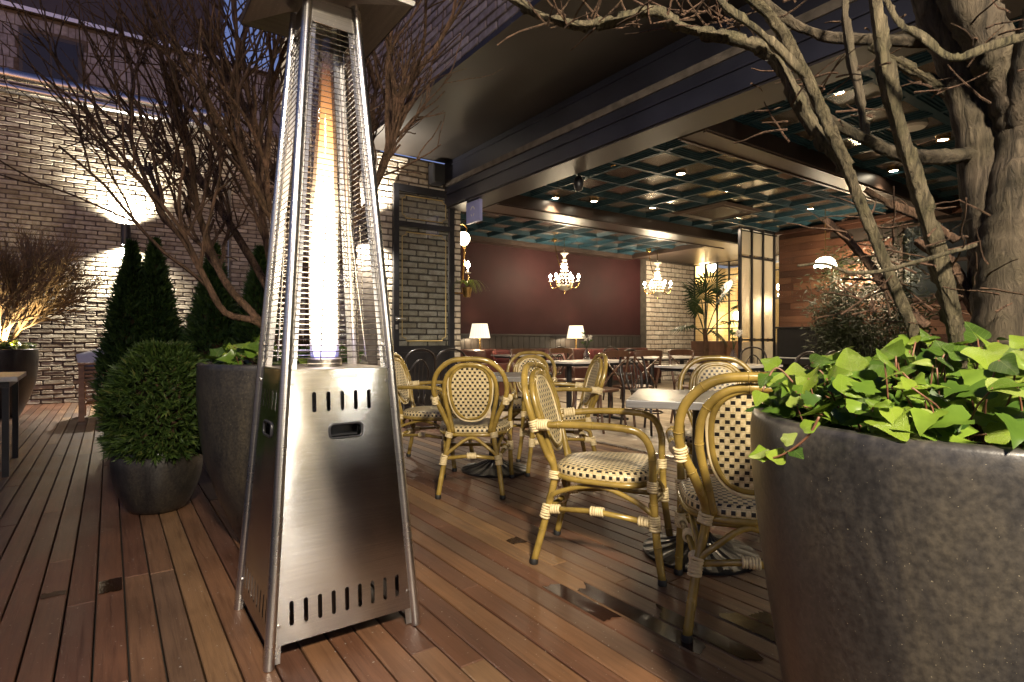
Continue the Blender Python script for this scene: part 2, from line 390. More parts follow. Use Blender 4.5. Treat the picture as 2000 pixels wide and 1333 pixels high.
M['bark_green'] = bark_mat('mossy_bark', (.135, .113, .070), (.028, .023, .014), 22)
M['bark_brown'] = bark_mat('brown_bark', (.135, .080, .052), (.022, .012, .007), 16)
M['twig'] = simple('tan_twig', (.24, .165, .085), .8, 0, .4, 14.0)
M['ivy'] = leaf_mat('ivy_leaf', [(0, (.035, .075, .012)), (.3, (.085, .155, .018)), (.6, (.165, .255, .026)), (.88, (.24, .33, .04)), (1, (.34, .40, .13))], .3, .28, True)
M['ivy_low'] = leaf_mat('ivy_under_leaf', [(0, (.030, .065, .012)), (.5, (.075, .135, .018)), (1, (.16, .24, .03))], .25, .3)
M['ivy_stem'] = simple('red_ivy_stem', (.15, .065, .035), .5, 0, .4, 40)
M['thuja'] = leaf_mat('thuja_leaf', [(0, (.022, .046, .010)), (.5, (.048, .090, .018)), (.9, (.085, .135, .026)), (1, (.13, .14, .04))], .2, .55)
M['thuja_dark'] = leaf_mat('thuja_dark_leaf', [(0, (.020, .050, .014)), (.5, (.045, .095, .022)), (1, (.085, .14, .032))], .15, .55)
M['palm'] = leaf_mat('palm_leaf', [(0, (.010, .026, .009)), (1, (.026, .050, .016))], .15, .4)
M['bamboo_leaf'] = leaf_mat('bamboo_leaf', [(0, (.010, .016, .006)), (1, (.030, .040, .012))], .15, .5)
M['rattan'] = simple('olive_bamboo_tube', (.27, .185, .042), .26, 0, .25, 18.0, coat=.35)
M['cane'] = cane_mat('woven_cane')
M['wrap'] = simple('cream_binding', (.66, .54, .31), .42, 0, .15, 60)
M['cream_tube'] = simple('cream_ring', (.70, .58, .34), .4, 0, .1, 30)
M['rubber'] = simple('black_rubber', (.012, .012, .012), .6)
M['zinc'] = steel_mat('zinc_top', (.50, .49, .47), .36, .3, .1)
M['steel'] = steel_mat('brushed_steel')
M['steel_tube'] = steel_mat('steel_tube', (.62, .61, .60), .28, .2, 0)
M['steel_plate'] = steel_mat('reflector_plate', (.42, .39, .35), .34, .2, .1)
M['iron'] = simple('cast_iron', (.010, .010, .011), .38, 0, .3, 20, coat=.08)
M['wire'] = simple('grille_wire', (.58, .56, .53), .25, 1.0, .1, 30)
M['glass'] = thin_glass('clear_glass', (.93, .95, .95))
M['tube_glass'] = thin_glass('heater_tube_glass', (.97, .97, .97), .02, .05)
M['wood_dark'] = simple('dark_chair_wood', (.085, .040, .022), .32, 0, .4, 9, coat=.25, stretch=(1, 1, .2))
M['wood_black'] = simple('black_chair_wood', (.020, .014, .012), .35, 0, .3, 9, coat=.2)
M['teak'] = simple('teak_slat', (.42, .245, .13), .55, 0, .3, 12, stretch=(.2, 1, 1))
M['marble'] = simple('marble_top', (.58, .55, .51), .22, 0, .2, 4, coat=.2)
M['white_fabric'] = simple('white_cushion', (.66, .64, .60), .9, 0, .06, 8, bump=.2, bscale=90)
M['brass'] = simple('brass', (.62, .40, .15), .25, 1.0, .2, 20)
M['crystal'] = simple('crystal', (.75, .70, .60), .1, 0, .1, 40, coat=.5)
M['gold_line'] = simple('gold_line', (.50, .38, .16), .4, .5, .1, 20)
M['leather'] = simple('brown_leather', (.085, .028, .022), .35, 0, .3, 10, coat=.2)
M['red_velvet'] = simple('red_velvet', (.085, .012, .012), .85, 0, .3, 14)
M['pink_fur'] = simple('dusty_pink_fur', (.28, .13, .12), .95, 0, .4, 40)
M['cream_wall'] = simple('cream_wall', (.55, .42, .22), .8, 0, .08, 3)
M['white_plastic'] = simple('white_plastic', (.6, .6, .58), .4, 0, .05, 8)
M['sign_face'] = simple('lavender_sign_face', (.30, .33, .62), .4, 0, .05, 5)
M['dark_concrete'] = simple('dark_render', (.060, .062, .085), .85, 0, .25, 1.0, bump=.3, bscale=12)
M['dark_glass'] = simple('dark_window_glass', (.006, .007, .012), .12)
M['shade'] = None
M['petal'] = simple('white_petal', (.7, .66, .6), .6)
M['textured'] = textured_glass('hammered_glass', (.95, .90, .80))
M['textured_blue'] = textured_glass('blue_hammered_glass', (.62, .75, .85))
M['bulb'] = emit('warm_bulb', (1.0, .80, .52), 110)
M['globe'] = emit('globe_glow', (1.0, .82, .56), 11)
M['down'] = emit('downlight_lens', (1.0, .84, .60), 45)
M['streak_tube_glow'] = emit('streak_tube_glow', (1.0, .95, .86), 34)  # glow of the unseen tubes added for streaks on the heater
M['lamp_lens'] = emit('lamp_lens', (1.0, .90, .74), 60)

def spot(name, parent, loc, target, power, angle, colr=(1, .82, .58), radius=.04, blend=.5):
    L = bpy.data.lights.new(name, 'SPOT'); L.energy = power; L.color = colr; L.spot_size = R(angle); L.spot_blend = blend; L.shadow_soft_size = radius
    o = bpy.data.objects.new(name, L); col.objects.link(o); o.parent = parent; o.location = loc
    dv = Vector(target) - Vector(loc); o.rotation_euler = dv.to_track_quat('-Z', 'Y').to_euler(); return o
def point(name, parent, loc, power, colr=(1, .8, .54), radius=.05):
    L = bpy.data.lights.new(name, 'POINT'); L.energy = power; L.color = colr; L.shadow_soft_size = radius
    o = bpy.data.objects.new(name, L); col.objects.link(o); o.parent = parent; o.location = loc; return o

# ================================================================== SETTING
o = MB().box((0, 10, -.11), (300, 300, .02)).build('ground', M['ground']); tag(o, 'dark soil ground under the deck and buildings', kind='structure')
# ---- deck planks run along Y
FACX = 3.93; YW = 7.26; YB = 11.7; XU = 2.65
deck = MB().span((-8, -2.5, -.09), (FACX - .01, YB, -.045)).build('deck', M['ground']); tag(deck, 'reddish brown hardwood terrace deck of narrow boards', kind='structure')
PITCH = .092; planks = []
x = .049 - PITCH * 80
while x < FACX - .02:
    y = -2.4 - random.random() * 3
    while y < YB - .02:
        L = random.choice((1.2, 1.8, 2.4, 2.4, 3.0, 3.6)); y1 = min(y + L, YB - .01)
        if y1 > -2.4:
            ya = max(y, -2.4); vis = any(inview((x + .046, ya + (y1 - ya) * k / 8, 0), 30) for k in range(9))
            if vis and y1 - ya > .05: planks.append((x + .003, min(x + PITCH - .003, FACX - .004), ya, y1 - .0025))
        y = y1 if y1 < YB - .011 else 99
    x += PITCH
def plank_mesh(q, mb):
    x0, x1, y0, y1 = q; dz = random.uniform(-.0015, .001); c = .003
    b = len(mb.v)
    mb.v += [Vector(p) for p in ((x0, y0, -.03), (x1, y0, -.03), (x1, y1, -.03), (x0, y1, -.03), (x0, y0, dz - c), (x1, y0, dz - c), (x1, y1, dz - c), (x0, y1, dz - c),
                                 (x0 + c, y0 + c, dz), (x1 - c, y0 + c, dz), (x1 - c, y1 - c, dz), (x0 + c, y1 - c, dz))]
    for i in range(4):
        j = (i + 1) % 4
        mb.face([b + i, b + j, b + 4 + j, b + 4 + i]); mb.face([b + 4 + i, b + 4 + j, b + 8 + j, b + 8 + i])
    mb.face([b + 8, b + 9, b + 10, b + 11]); return mb
def plank_size(q):
    cx, cy = (q[0] + q[1]) / 2, (q[2] + q[3]) / 2
    best = 0
    for k in range(9):
        p = (cx, q[2] + (q[3] - q[2]) * k / 8, 0)
        if inview(p, 0): best = max(best, 1 / max(.3, cam_rd(p)[1]))
    return -best
planks.sort(key=plank_size)
for q in planks[:300]: plank_mesh(q, MB()).build('plank', M['deck'], deck)
rest = MB()
for q in planks[300:]: plank_mesh(q, rest)
if rest.v: tag(rest.build('far_planks', M['deck'], deck), kind='stuff')

# ---- interior floor
fl = MB().span((FACX + .06, -1, -.06), (15, 10, -.004)).build('interior_floor', M['mortar_pale']); tag(fl, 'pale wooden floor inside the restaurant', kind='structure')
fps = []
x = FACX + .06
while x < 11.5:
    y = random.uniform(-1, 0)
    while y < 9.8:
        y1 = min(y + random.choice((1.2, 1.8, 2.4)), 9.8)
        if any(inview((x + .07, y + (y1 - y) * k / 4, 0), 10) for k in range(5)): fps.append((x + .001, x + .139, y, y1 - .002))
        y = y1 if y1 < 9.8 else 99
    x += .14
for q in fps[:300]: plank_mesh(q, MB()).build('floor_board', M['floor'], fl)
o = MB().span((FACX, -1, -.03), (FACX + .055, YW, .004)).build('threshold_strip', M['steel_tube'], fl)

# ---- brick walls
def brick_variants(L, H, D, n=4):
    out = []
    for k in range(n):
        rg = random.uniform(.006, .012); mb = MB()
        def ring(l, h, y):
            pts = []
            for sx, sz in ((-1, -1), (1, -1), (1, 1), (-1, 1)):
                a = l / 2 - rg * random.uniform(.7, 1.5)
                pts.append((sx * l / 2 * random.uniform(.985, 1), y + random.uniform(-.002, .002), sz * (h / 2 - rg * random.uniform(.6, 1.4))))
                pts.append((sx * a, y + random.uniform(-.002, .002), sz * h / 2 * random.uniform(.94, 1)))
                if (sx, sz) in ((1, -1), (-1, 1)): pts[-1], pts[-2] = pts[-2], pts[-1]
            # order anticlockwise
            pts.sort(key=lambda q: math.atan2(q[2] / h, q[0] / l)); return pts
        a = ring(L, H, 0); b = ring(L, H, -D * .6); c = ring(L - .012, H - .012, -D)
        for rr in (a, b, c): mb.v += [Vector(q) for q in rr]
        for i in range(8):
            j = (i + 1) % 8
            mb.face([i, j, 8 + j, 8 + i]); mb.face([8 + i, 8 + j, 16 + j, 16 + i])
        mb.face(list(range(16, 24))); out.append(mb)
    return out
def brick_wall(name, label, origin, ang, length, z0, z1, thick, mat, mortar, pl=.28, ph=.0745, gap=.016, depth=.015, skip=(), cat='wall', piece='brick', limit=300):
    """front face at origin, running along local +x, facing local -y"""
    root = MB().span((0, 0, z0), (length, thick, z1)).build(name, mortar)
    root.location = origin; root.rotation_euler = (0, 0, ang); tag(root, label, cat)
    Rm = Matrix.Rotation(ang, 3, 'Z'); O = Vector(origin)
    full = [m for m in brick_variants(pl - gap, ph - gap, depth)]
    meshes = [m.mesh(piece, mat) for m in full]
    items = []; row = 0; z = z0 + ph / 2
    while z < z1 - ph * .4:
        u = -pl * (.5 if row % 2 else 0) + pl / 2 + random.uniform(-.02, .02)
        while u - pl / 2 < length - .02:
            a, b = max(u - pl / 2, 0), min(u + pl / 2, length)
            if b - a > .05 and not any(s[0] < b and s[1] > a and s[2] < z + ph / 2 and s[3] > z - ph / 2 for s in skip):
                cu = (a + b) / 2; p = O + Rm @ Vector((cu, 0, 0)) + Vector((0, 0, z))
                if inview(p, 25): items.append((cam_rd(p)[1], cu, z + random.uniform(-.003, .003), (b - a) / pl))
            u += pl
        z += ph; row += 1
    items.sort()
    st = MB()
    for i, (d, cu, z, s) in enumerate(items):
        k = random.randrange(len(full)); dy = random.uniform(0, .006); rz = random.uniform(-.012, .012)
        if i < limit:
            b_ = add(piece, meshes[k], root, (cu, dy, z), (random.uniform(-.02, .02), rz, random.uniform(-.01, .01))); b_.scale = (s, 1, 1)
        else:
            b0 = len(st.v); fl_ = 1 if random.random() < .5 else -1
            for q in full[k].v: st.v.append(Vector((q.x * s + cu + rz * q.z, q.y + dy, z + q.z - rz * q.x)))
            for f in full[k].f: st.face([b0 + t for t in f])
    if st.v: tag(st.build('far_' + piece + 's', mat, root), kind='stuff')
    return root
XC = 1.8
brick_wall('brick_wall', 'tall tan brick garden wall behind the conical evergreens', (-9, YB, 0), 0, 9 + XC, 0, 4.86, .25, M['brick'], M['mortar'], limit=300)
brick_wall('brick_pier', 'tan brick wall section projecting beside the recessed corner', (XC, YB - .3, 0), 0, XU - XC - .002, 0, 4.86, .28, M['brick'], M['mortar'], limit=200)
brick_wall('brick_return', 'brick return wall between the garden wall and the glass door', (XU, YB - .3, 0), -math.pi / 2, YB - .3 - YW, 0, 6.6, .25, M['brick_pale'], M['mortar'], pl=.28, ph=.08, limit=150)
brick_wall('brick_facade', 'pale brick wall carrying the glass door and the black speaker', (XU + .26, YW, 0), 0, 4.2 - XU - .26, 0, 3.54, .24, M['brick_pale'], M['mortar'], pl=.30, ph=.084, gap=.02, limit=300)
brick_wall('upper_brick_wall', 'grey brick upper storey wall above the dark soffit', (XU, YW - .003, 0), -math.pi / 2, 11, 3.60, 6.6, .25, M['brick_grey'], M['mortar'], pl=.30, ph=.086, limit=300)
o = MB().span((3.95, YW + .245, 0), (4.19, 9.8, 3.2)).build('side_wall', M['burgundy']); tag(o, 'burgundy interior side wall behind the brick facade', 'wall')

# ---- canopy soffit, header
o = MB().span((XU - .012, -3.5, 3.55), (FACX + .45, YW - .012, 3.597)).build('soffit', M['soffit']); tag(o, 'dark brown soffit panel under the overhanging brick storey', kind='structure')
hd = empty('header_beam', (FACX, 0, 0)); tag(hd, 'long dark navy steel header over the open restaurant front', 'beam')
MB().span((0, -3.5, 2.915), (.42, YW - .01, 3.545)).build('fascia', M['navy'], hd)
MB().span((-.022, -3.5, 3.075), (-.001, YW - .012, 3.10), .004).build('trim', M['navy'], hd)
MB().span((-.012, -3.5, 3.47), (-.001, YW - .012, 3.49)).build('trim', M['navy'], hd)
MB().span((.02, -3.5, 2.895), (.40, YW - .014, 2.912)).build('underside_panel', M['dark_beam'], hd)
MB().span((.421, -3.5, 2.93), (.44, YW - .014, 3.05)).build('inner_trim', M['navy'], hd)
o = MB().span((FACX - .02, -3.5, 3.19), (15, 10, 3.26)).build('roof_slab', M['mortar']); tag(o, 'roof slab over the restaurant', kind='structure')  # unseen slab, added above the ceiling to block sky light

# ---- coffered ceiling
ceil = MB().span((FACX + .46, -1, 3.14), (10.35, 9.75, 3.17)).build('ceiling', M['teal']); tag(ceil, 'glossy dark teal coffered ceiling', kind='structure')
cm = MB()
prof = [(.299, .0), (.275, .0), (.268, .012), (.252, .012), (.245, .024), (.226, .024), (.218, .036), (.204, .036), (.196, .046)]
for h, z in prof: cm.v += [Vector((sx * h, sy * h, z)) for sx, sy in ((-1, -1), (1, -1), (1, 1), (-1, 1))]
for i in range(len(prof) - 1):
    for k in range(4):
        j = (k + 1) % 4; cm.face([4 * i + k, 4 * i + j, 4 * i + 4 + j, 4 * i + 4 + k])
cmf = cm.mesh('coffer_frame', M['teal'])
cp = MB(); cp.v += [Vector((sx * .196, sy * .196, 0)) for sx, sy in ((-1, -1), (1, -1), (1, 1), (-1, 1))]; cp.face([0, 1, 2, 3]); cpm = cp.mesh('coffer_panel', M['coffer'])
BAYS = [(.2, 5), (3.52, 5), (7.12, 4)]
VENT = at_z(1400, 412, 3.08)
for y0, rows in BAYS:
    for j in range(rows):
        for i in range(10):
            c = Vector((FACX + .46 + .3 + .6 * i - .05, y0 + .3 + .6 * j, 3.062))
            if not inview(c, 120): continue
            if abs(c.x - VENT.x) < .5 and abs(c.y - VENT.y) < .5: continue
            fr = add('coffer', cmf, ceil, c); add('coffer_panel', cpm, fr, (0, 0, .046 + random.uniform(0, .002)), (random.uniform(-.012, .012), random.uniform(-.012, .012), 0))
for y0, y1 in ((3.17, 3.5), (6.53, 7.09)):
    bm_ = empty('ceiling_beam', (0, 0, 0)); tag(bm_, 'brown dropped ceiling beam ' + ('nearer the large right hand tree' if y0 < 5 else 'before the chandeliers'), 'beam', 'ceiling beams')
    MB().span((FACX + .45, y0, 2.90), (10.3, y1, 3.139), .006).build('beam_body', M['beam'], bm_)
    for q in (y0 + .02, y1 - .05): MB().span((FACX + .46, q, 2.885), (10.29, q + .03, 2.899)).build('edge_trim', M['beam'], bm_)
crn = MB().span((FACX + .45, 9.53, 2.97), (10.3, 9.79, 3.139)).build('cornice', M['beam'], ceil)
MB().span((10.25, 6.0, 2.99), (10.45, 9.79, 3.139)).build('cornice', M['beam'], ceil)
o = MB().span((10.46, 5.9, 3.03), (13, 9.79, 3.06)).build('lobby_ceiling', M['beam']); tag(o, 'brown flat ceiling before the yellow window', kind='structure')
v = empty('ceiling_vent', (VENT.x, VENT.y, 3.03)); tag(v, 'square brown ceiling air vent with lattice grille', 'vent')
mb = MB(); 
for h0, h1, z0, z1 in ((.50, .44, .03, 0), (.44, .36, 0, .02), (.36, .32, .02, .005)):
    b = len(mb.v)
    for h, z in ((h0, z0), (h1, z1)): mb.v += [Vector((sx * h, sy * h, z)) for sx, sy in ((-1, -1), (1, -1), (1, 1), (-1, 1))]
    for k in range(4): j = (k + 1) % 4; mb.face([b + k, b + j, b + 4 + j, b + 4 + k])
mb.build('frame', M['beam'], v)
MB().span((-.33, -.33, .03), (.33, .33, .035)).build('backing', M['black_metal'], v)
mb = MB()
for k in range(-9, 10): mb.box((k * .034, 0, .012), (.008, .64, .01)); mb.box((0, k * .034, .014), (.64, .008, .01))
mb.build('grille', M['beam'], v)

# ---- interior walls
bw = MB().span((FACX + .3, 9.8, 0), (10.84, 9.95, 3.15)).build('back_wall', M['burgundy']); tag(bw, 'burgundy panelled back wall behind the chandeliers', 'wall')
for k in range(45):
    x0 = 4.3 + k * .145
    MB().span((x0 + .004, 9.772, .1), (x0 + .141, 9.799, 1.10), .003).build('wainscot_board', M['wainscot'], bw)
MB().span((4.3, 9.755, 1.105), (10.83, 9.799, 1.145), .005).build('dado_rail', M['wainscot'], bw)
brick_wall('white_brick_wall', 'whitewashed brick wall between the burgundy wall and yellow window', (10.85, 9.62, 0), 0, 1.86, 0, 3.03, .3, M['brick_white'], M['mortar_pale'], pl=.31, ph=.115, gap=.02, depth=.016, limit=220)
# yellow lit room behind a steel window
XWIN = 12.72
win = empty('steel_window', (XWIN, 0, 0)); tag(win, 'black steel grid window showing a yellow lit room behind the palm', 'window')
ys = [9.60 - .345 * k for k in range(9)]; zs = [.95, 1.32, 2.0, 2.66, 3.0]
MB().span((-.03, ys[-1], .0), (.05, 9.9, .93)).build('sill_wall', M['wainscot'], win)
for k, y in enumerate(ys): MB().span((-.02, y - .016, .93), (.02, y + .016, 3.02)).build('mullion', M['black_metal'], win)
for z in zs: MB().span((-.024, ys[-1], z - .014), (.024, 9.616, z + .014)).build('transom', M['black_metal'], win)
for i in range(8):
    for j in range(4): MB().span((-.003, ys[i + 1] + .017, zs[j] + .015), (.003, ys[i] - .017, zs[j + 1] - .015)).build('pane', M['glass'], win)
rm = MB().span((14.6, 5.5, 0), (14.7, 10, 3.1)).span((XWIN + .1, 9.95, 0), (14.6, 10.05, 3.1)).build('yellow_room_wall', M['cream_wall']); tag(rm, 'yellow wall of the room behind the steel window', 'wall')
def ceiling_globe(label, p, s=1.0, strength='globe'):
    g = empty('globe_lamp', (p.x, p.y, p.z)); tag(g, label, 'lamp')
    MB().lathe([(.001, -.13), (.07, -.10), (.12, -.02), (.13, .03), (.10, .10), (.05, .13)], 16).build('globe', M[strength], g, True)
    MB().tube([(0, 0, .13), (0, 0, 3.05 - p.z)], .008, 6).build('rod', M['brass'], g); return g
g = ceiling_globe('round lit globe seen through the upper yellow window pane', P(1391, 524, 16.0)); point('room_light', g, (-.35, 0, -.1), 45, (1, .70, .34), .12)
g = ceiling_globe('lit white dome lamp low behind the yellow window', P(1441, 618, 16.2)); point('room_light', g, (-.3, 0, -.2), 30, (1, .72, .38), .12)
# hammered glass partition
part = empty('glass_partition', (0, 0, 0)); tag(part, 'black framed hammered glass partition beside the wooden wall', 'partition')
px_ = [9.12, 9.47, 9.83, 10.2]; pz = [.0, 1.02, 2.52, 2.99]
for x in px_: MB().span((x - .02, 5.90, 0), (x + .02, 5.95, 3.03)).build('post', M['black_metal'], part)
for z in (.05, 1.02, 2.50, 3.01): MB().span((9.1, 5.905, z - .018), (10.22, 5.945, z + .018)).build('rail', M['black_metal'], part)
for i in range(3):
    for j in range(3): MB().span((px_[i] + .021, 5.922, pz[j] + .03), (px_[i + 1] - .021, 5.928, pz[j + 1] - .03)).build('pane', M['textured'], part)
gl = ceiling_globe('lit lamp glowing behind the hammered glass partition', Vector((11.3, 7.0, 1.75))); point('partition_light', gl, (-.2, -.3, 0), 60, (1, .80, .52), .15)
# wooden wall of horizontal boards
XWD = 10.27
ww = MB().span((XWD + .03, -1, 0), (XWD + .2, 5.88, 3.14)).build('wooden_wall', M['wainscot']); tag(ww, 'red brown wall of horizontal wooden boards behind the bamboo', 'wall')
row = 0; z = .02
cl = []
while z < 3.02:
    y = .6 + random.random() * .6
    while y < 5.86:
        L = random.choice((.6, .9, 1.2, 1.5)); y1 = min(y + L, 5.86)
        zt = z + .116
        if not (y < 3.85 and y1 > 2.0 and z > 1.60 and z < 2.80): cl.append((y, y1 - .003, z, zt))
        y = y1 if y1 < 5.85 else 99
    z += .12
for (y0, y1, z0, z1) in cl:
    t = random.uniform(0, .012); MB().span((XWD + t, y0, z0), (XWD + .029, y1, z1), .002).build('board', M['cladding'], ww)
MB().span((XWD - .10, .5, 2.98), (XWD - .002, 5.88, 3.03)).build('top_moulding', M['cladding'], ww)
# high blue glazed window in the wooden wall
hw = empty('high_window', (XWD + .02, 0, 0)); tag(hw, 'high hammered glass window with pale frame behind the thick trunk', 'window')
for (y0, y1, z0, z1) in ((2.05, 2.95, 2.24, 2.78), (2.98, 3.8, 2.24, 2.78), (2.05, 2.95, 1.68, 2.18), (2.98, 3.8, 1.68, 2.18)):
    MB().span((-.025, y0, z0), (-.018, y1, z1)).build('pane', M['textured_blue'], hw)
for q in (((-.05, 2.0, 2.185), (-.01, 3.84, 2.235)), ((-.05, 2.0, 2.785), (-.01, 3.84, 2.83)), ((-.05, 2.0, 1.63), (-.01, 3.84, 1.675)), ((-.052, 2.955, 1.676), (-.012, 2.975, 2.184)), ((-.052, 2.955, 2.236), (-.012, 2.975, 2.784)), ((-.052, 3.805, 1.676), (-.012, 3.84, 2.184)), ((-.052, 3.805, 2.236), (-.012, 3.84, 2.784))):
    MB().span(*q).build('frame_bar', M['beam'], hw)
o = MB().span((FACX, -1.1, 0), (15, -1.0, 3.15)).span((14.9, -1, 0), (15, 5.5, 3.15)).build('end_wall', M['wainscot']); tag(o, 'dark end wall of the restaurant', 'wall')

# ---- grey building behind the garden wall
bld = MB().span((-14, YB + .55, 4.0), (5, YB + 3, 6.42)).build('tiled_building', M['dark_concrete']); tag(bld, 'grey tiled building with a dark window rising behind the garden wall', 'building')
bld2 = brick_wall('tile_cladding_tmp', 'x', (-9, YB + .50, 0), 0, 13, 5.05, 6.36, .04, M['tile'], M['mortar'], pl=.098, ph=.18, gap=.008, depth=.01, skip=[(9 - 1.2, 9 - .38, 5.0, 6.08)], piece='tile', limit=300)
for k in ('label', 'category'): del bld2[k]
bld2.name = 'tile_cladding'; bld2.parent = bld
MB().span((-9, YB + .40, 6.365), (4, YB + .6, 6.43)).build('coping', M['steel_tube'], bld)
wr = MB().span((-1.2, YB + .44, 5.22), (-.38, YB + .50, 6.06)).build('window', M['black_metal'], bld)
for x0 in (-1.15, -.78): MB().span((x0, YB + .432, 5.27), (x0 + .34, YB + .438, 6.0)).build('pane', M['dark_glass'], wr)
o = MB().span((-14, YB + 3.2, 0), (2.2, YB + 8, 9.2)).span((-2.5, YB + 5, 9.2), (-.8, YB + 8, 11)).build('tall_building', M['dark_concrete']); tag(o, 'dark rendered tall building block in the upper left background', 'building')
for rr, zz, yy, lab in ((.115, 5.09, YB - .02, 'thicker upper steel pipe along the top of the garden wall'), (.072, 4.90, YB - .05, 'thinner lower steel pipe along the top of the garden wall')):
    p_ = empty('steel_pipe', (0, yy, zz)); tag(p_, lab, 'pipe')
    MB().tube([(-10 + k * 1.0, 0, 0) for k in range(13)], rr, 16).build('pipe_body', M['steel_tube'], p_, 'auto')
    for k in range(5): MB().tube([(-8.5 + k * 2.4, 0, 0), (-8.46 + k * 2.4, 0, 0)], rr + .012, 16).build('clamp', M['steel_tube'], p_, 'auto')

# ================================================================== LAMPS
def wall_lamp(label, loc, rz, power):
    g = empty('wall_lamp', loc, rz); tag(g, label, 'lamp', 'up and down wall lamps')
    MB().lathe([(.070, -.17), (.070, .17), (.062, .17), (.062, .11)], 20, capb=False).build('housing', M['black_metal'], g, 'auto')
    MB().lathe([(.062, -.17), (.062, -.11)], 20, capb=False).build('collar', M['black_metal'], g, 'auto')
    MB().span((-.05, .06, -.06), (.05, .135, .06)).build('bracket', M['black_metal'], g)
    for s in (-1, 1):
        MB().lathe([(.001, s * .112), (.055, s * .112)], 16, capb=False).build('lens', M['lamp_lens'], g)
        spot('wall_lamp_beam', g, (0, 0, s * .125), (0, .02 , s * 1.0), power, 150, (1, .89, .72), .03, .8)
    return g
r_, d_ = -.6777 * 9.69, 9.69
pw = W(r_, d_, 2.78); wall_lamp('black cylinder wall lamp glowing on the brick left of the conifers', (pw.x, YB - .14, 2.78), 0, 500)
wall_lamp('assumed black cylinder wall lamp hidden behind the heater beside the glass door', (2.80, YW - .14, 2.50), 0, 150)  # assumed lamp, placed to explain the bright brick beside the door
def added_post_lamp(label, loc, target, power, ang, h, radius=.1, colr=(1, .86, .66)):
    g = empty('added_post_lamp', (loc[0], loc[1], 0)); tag(g, label, 'lamp')
    MB().lathe([(.12, 0), (.12, .02), (.04, .03), (.03, .1), (.03, h)], 16, capt=True).build('pole', M['black_metal'], g, 'auto')
    MB().tube([(0, 0, h - .02), (0, 0, h + .1)], .09, 14).build('head', M['black_metal'], g, 'auto')
    t = Vector(target) - Vector((loc[0], loc[1], 0)); hz = Vector((t.x, t.y, 0)).normalized() * .16
    spot('added_post_lamp_beam', g, (hz.x, hz.y, h + .02), t, power, ang, colr, radius, .8)
    MB().tube([(hz.x * .5, hz.y * .5, h + .04), (hz.x * .85, hz.y * .85, h + .03)], .05, 12).build('snout', M['black_metal'], g)
    return g
k1 = W(.75, -1.6); added_post_lamp('assumed black post lamp, unseen behind the viewer, lighting the chairs', k1, W(1.35, 2.5, .2), 900, 92, 3.0, .18)  # assumed key lamp on an added pole, placed to match the chair shadows
k2 = W(-2.2, -1.0); added_post_lamp('unseen fill lamp added behind the viewer for the dark side', k2, W(-.6, 6.5, 1.6), 48, 100, 3.0, .07)  # unseen fill lamp, added to brighten the left side and door wall
cw = MB().span((-9, -5.3, 0), (9, -5.0, 3.6)).build('added_rear_wall', M['cream_wall']); tag(cw, 'unseen pale rendered wall added behind the viewer for the heater to reflect', 'wall')  # unseen wall, added to give the heater steel something bright to reflect
for x_, lab in ((2.07, 'unseen tall light tube added to streak the heater, nearer the added post lamps'), (3.13, 'unseen tall light tube added to streak the heater, nearer the restaurant')):  # unseen tubes added so the heater panels show vertical bright streaks
    g = empty('added_light_tube', (x_, -4.90, .55)); tag(g, lab, 'lamp', 'added light tubes behind the viewer')
    MB().tube([(0, 0, .05), (0, 0, 2.05)], .038, 16).build('diffuser', M['streak_tube_glow'], g, True)
    for z_ in (0, 2.055): MB().tube([(0, 0, z_), (0, 0, z_ + .045)], .045, 16).build('end_cap', M['black_metal'], g, 'auto')
    MB().span((-.03, -.099, .0), (.03, -.05, 2.1)).build('back_plate', M['black_metal'], g)

def downlight(px, py, label, power=48):
    p = at_z(px, py, 3.10); g = empty('downlight', (p.x, p.y, 3.095)); tag(g, label, 'downlight', 'recessed ceiling downlights')
    MB().lathe([(.046, -.012), (.060, -.020), (.066, -.012), (.066, .03), (.046, .03)], 16, capb=False).build('bezel', M['brass'], g, True)
    MB().lathe([(.001, -.010), (.046, -.010)], 14, capb=False).build('lens', M['down'], g)
    spot('downlight_beam', g, (0, 0, -.04), (0, 0, -1), power, 110, (1, .78, .5), .03, .6)
for px, py, lab in ((1203, 323, 'lit downlight just behind the header left of the ceiling vent'), (1637, 178, 'lit downlight above the leaning middle tree stem'), (1842, 271, 'lit downlight between the two thick trunks'),
                    (1582, 407, 'lit downlight near the top of the wooden wall'), (1438, 434, 'lit downlight right of the second chandelier mount'), (1421, 372, 'lit downlight beside the far corner of the vent'), (1085, 386, 'lit downlight nearest the lavender sign'), (1275, 405, 'added downlight just left of the ceiling vent'), (1330, 338, 'added downlight in the coffers left of the nearer brown beam'), (1745, 332, 'added downlight between the two leaning stems'), (1160, 392, 'added downlight left of the vent near the farther beam')):  # those from just left of the vent onward are added for ceiling reflections
    downlight(px, py, lab)
p = at_z(1783, 246, 3.05); o = MB().lathe([(.001, 0), (.10, 0), (.12, .02), (.12, .06)], 24, (p.x, p.y, 3.02), capb=False).build('ceiling_speaker', M['white_plastic'], None, 'auto'); tag(o, 'white round ceiling speaker seen between tree stems', 'speaker')

